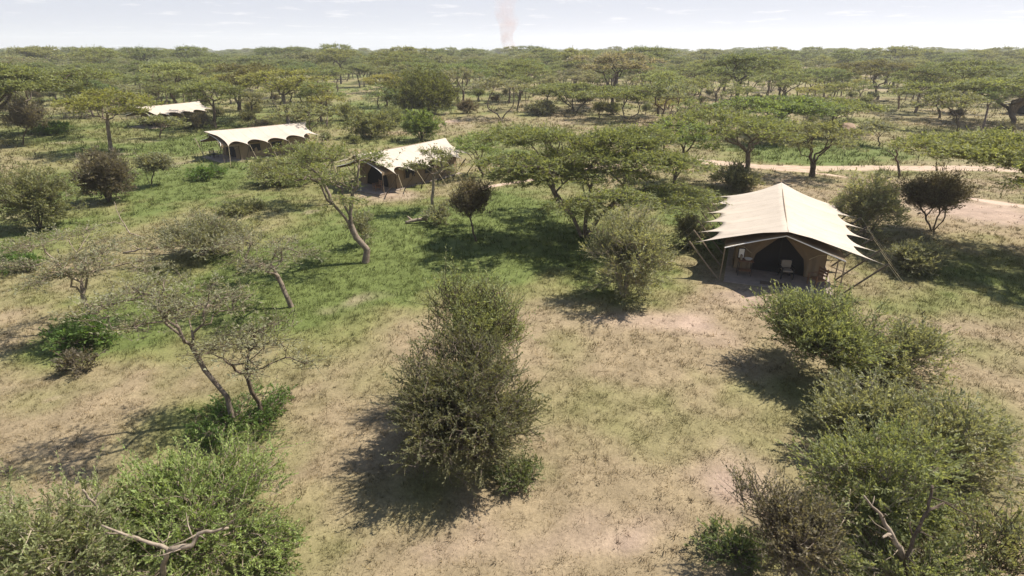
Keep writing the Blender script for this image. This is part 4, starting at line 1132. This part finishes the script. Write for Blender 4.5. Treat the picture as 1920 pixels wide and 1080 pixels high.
# the far wood that reads as one mass
def far_leaf():
    m, nt, out = new_mat('far_leaf')
    oi = nd(nt, 'ShaderNodeObjectInfo'); geo = nd(nt, 'ShaderNodeNewGeometry')
    cr_ = nd(nt, 'ShaderNodeValToRGB'); el = cr_.color_ramp.elements
    stops = ((0, (0.168, 0.198, 0.092)), (1, (0.24, 0.245, 0.16)), (.3, (0.21, 0.237, 0.112)), (.55, (0.22, 0.24, 0.118)), (.85, (0.255, 0.258, 0.105)))
    el[0].color = (*stops[0][1], 1); el[1].color = (*stops[1][1], 1)
    for p, c in stops[2:]: el.new(p).color = (*c, 1)
    nt.links.new(oi.outputs['Random'], cr_.inputs[0])
    base = mixrgb(nt, 1.0, cr_.outputs[0], grey(nt, ramp(nt, geo.outputs['Random Per Island'], 0, 1, 0.62, 1.38)), 'MULTIPLY')
    d = nd(nt, 'ShaderNodeBsdfPrincipled'); d.inputs['Roughness'].default_value = .62; d.inputs['Specular IOR Level'].default_value = .3
    nt.links.new(base, d.inputs['Base Color'])
    t = nd(nt, 'ShaderNodeBsdfTranslucent'); nt.links.new(mixrgb(nt, 1.0, base, (1.25, 1.2, 0.6), 'MULTIPLY'), t.inputs['Color'])
    mx = nd(nt, 'ShaderNodeMixShader'); mx.inputs[0].default_value = 0.46
    nt.links.new(d.outputs[0], mx.inputs[1]); nt.links.new(t.outputs[0], mx.inputs[2]); nt.links.new(mx.outputs[0], out.inputs[0])
    return m
M_FLEAF = far_leaf(); M_FBARK = plain_material('far_bark', BARK_D, .9, 5, .4)
def joined(me):
    """one mesh of wood and leaves with two material slots"""
    V, Tt, Q, mi = [], [], [], []
    out = {}
    base = 0
    for k, m in enumerate(me):
        v = np.empty(len(m.vertices) * 3, np.float32); m.vertices.foreach_get('co', v)
        sz = np.empty(len(m.polygons), np.int32); m.polygons.foreach_get('loop_total', sz)
        st_ = np.empty(len(m.polygons), np.int32); m.polygons.foreach_get('loop_start', st_)
        lp = np.empty(len(m.loops), np.int32); m.loops.foreach_get('vertex_index', lp)
        for n in (3, 4):
            s_ = st_[sz == n]
            if len(s_): out.setdefault(n, []).append((lp[s_[:, None] + np.arange(n)] + base, k))
        V.append(v.reshape(-1, 3)); base += len(v) // 3
    tri = np.concatenate([a for a, _ in out.get(3, [])]); quad = np.concatenate([a for a, _ in out.get(4, [])])
    m = np_mesh('far_acacia', np.concatenate(V), tri, quad)
    mi = np.concatenate([np.full(len(a), k) for a, k in out[3]] + [np.full(len(a), k) for a, k in out[4]])
    m.materials.append(M_FBARK); m.materials.append(M_FLEAF)
    m.polygons.foreach_set('material_index', mi.astype(np.int32)); m.update()
    return m
def scatter(name, pts, scl, rot, which, meshes, label):
    m = bpy.data.meshes.new(name); m.vertices.add(len(pts)); m.vertices.foreach_set('co', np.asarray(pts, np.float32).ravel())
    for an, ty, va in (('scl', 'FLOAT', scl), ('rot', 'FLOAT', rot), ('which', 'INT', which)):
        m.attributes.new(an, ty, 'POINT').data.foreach_set('value', np.asarray(va, np.int32 if ty == 'INT' else np.float32))
    c = bpy.data.collections.new(name + '_kinds')
    for i, mesh in enumerate(meshes):
        o = bpy.data.objects.new(f'{name}_kind_{i:02d}', mesh); c.objects.link(o)
    g = bpy.data.node_groups.new(name, 'GeometryNodeTree')
    g.interface.new_socket('Geometry', in_out='INPUT', socket_type='NodeSocketGeometry')
    g.interface.new_socket('Geometry', in_out='OUTPUT', socket_type='NodeSocketGeometry')
    N = g.nodes.new; L = g.links.new
    gi, go = N('NodeGroupInput'), N('NodeGroupOutput')
    ci = N('GeometryNodeCollectionInfo'); ci.inputs['Collection'].default_value = c
    ci.inputs['Separate Children'].default_value = True; ci.inputs['Reset Children'].default_value = True
    ip = N('GeometryNodeInstanceOnPoints'); ip.inputs['Pick Instance'].default_value = True
    def na(n, t):
        a = N('GeometryNodeInputNamedAttribute'); a.data_type = t; a.inputs['Name'].default_value = n
        return next(o for o in a.outputs if o.enabled and o.name == 'Attribute')
    mp = N('GeometryNodeMeshToPoints')
    L(gi.outputs[0], mp.inputs[0]); L(mp.outputs[0], ip.inputs['Points']); L(ci.outputs[0], ip.inputs['Instance'])
    L(na('which', 'INT'), ip.inputs['Instance Index']); L(na('scl', 'FLOAT'), ip.inputs['Scale'])
    cx = N('ShaderNodeCombineXYZ'); L(na('rot', 'FLOAT'), cx.inputs[2])
    L(cx.outputs[0], ip.inputs['Rotation']); L(ip.outputs[0], go.inputs[0])
    o = obj(name, m); md = o.modifiers.new('trees', 'NODES'); md.node_group = g
    tag(o, label, 'woodland', kind='stuff')
    return o
P, SC, RO, WH = [], [], [], []
cell = {}
for y0, y1, area in ((200, 420, 95), (420, 900, 190), (900, 1900, 900)):
    n = int(.95 * (y1 ** 2 - y0 ** 2) / area)
    for _ in range(n):
        y = math.sqrt(rs.uniform(y0 ** 2, y1 ** 2)); x = rs.uniform(-1, 1) * y * .97
        key = (int(x // 7), int(y // 7))
        if key in cell and rs.random() < .8: continue
        cell[key] = 1
        P.append((x, y, 0)); SC.append(rs.uniform(.75, 1.25) if rs.random() > .13 else rs.uniform(1.35, 1.85)); RO.append(rs.uniform(0, 6.28)); WH.append(int(rs.integers(0, 8)))
scatter('far_woodland', P, SC, RO, WH, [joined(v[0]) for v in VAR], 'distant acacia woodland reaching to the horizon')
print('far trees', len(P))

# ------------------------------------------------------------------ dust column far out on the plain, and the hazy air
def volume_mat(name, colr, density, noisy=False):
    m, nt, out = new_mat(name)
    v = nd(nt, 'ShaderNodeVolumePrincipled')
    v.inputs['Color'].default_value = (*colr, 1); v.inputs['Density'].default_value = density; v.inputs['Anisotropy'].default_value = .2
    if noisy:
        c = nd(nt, 'ShaderNodeTexCoord'); sp = nd(nt, 'ShaderNodeSeparateXYZ'); nt.links.new(c.outputs['Object'], sp.inputs[0])
        n = nd(nt, 'ShaderNodeTexNoise'); n.inputs['Scale'].default_value = .07; n.inputs['Detail'].default_value = 4
        nt.links.new(c.outputs['Object'], n.inputs['Vector'])
        a = ramp(nt, n.outputs['Fac'], .32, .68, 0.1, 1.6)
        b = ramp(nt, sp.outputs[2], 15, 96, 1.0, 0.0)
        def mul(p, q_):
            k = nd(nt, 'ShaderNodeMath'); k.operation = 'MULTIPLY'
            for i, x in enumerate((p, q_)):
                if isinstance(x, float): k.inputs[i].default_value = x
                else: nt.links.new(x, k.inputs[i])
            return k.outputs[0]
        nt.links.new(mul(mul(a, b), density), v.inputs['Density'])
    nt.links.new(v.outputs[0], out.inputs['Volume'])
    return m
DY = 1000.0; dx = (955 - 960) / F_PX * zdepth(DY)
vv, ff = [], []
for j in range(15):
    z = 98 * j / 14 - .5
    r = 8 + 15 * (j / 14) ** 1.1; ox = -7 * (j / 14) + 2.5 * math.sin(j * 1.1)
    for k in range(20):
        a = k / 20 * 6.283; vv.append((ox + r * (1 + .15 * math.sin(2 * a + j)) * math.cos(a), r * math.sin(a), z))
for j in range(14):
    for k in range(20): ff.append((j * 20 + k, j * 20 + (k + 1) % 20, (j + 1) * 20 + (k + 1) % 20, (j + 1) * 20 + k))
ff.append(tuple(reversed(range(20)))); ff.append(tuple(14 * 20 + k for k in range(20)))
dm_ = bpy.data.meshes.new('dust_column'); dm_.from_pydata(vv, [], ff); dm_.update()
dc = obj('dust_column', dm_, volume_mat('dust', (.68, .46, .40), .03, True)); dc.location = (dx, DY, 0)
tag(dc, 'faint pinkish dust column rising beyond the woodland', 'dust', kind='stuff')
hb = MB(); hb.box((0, 2400, 54), (8600, 5800, 112)); hz = hb.build('haze', volume_mat('haze_air', (.90, .93, 1.0), HAZE)); tag(hz, 'thin pale haze over the plain', 'haze', kind='stuff')
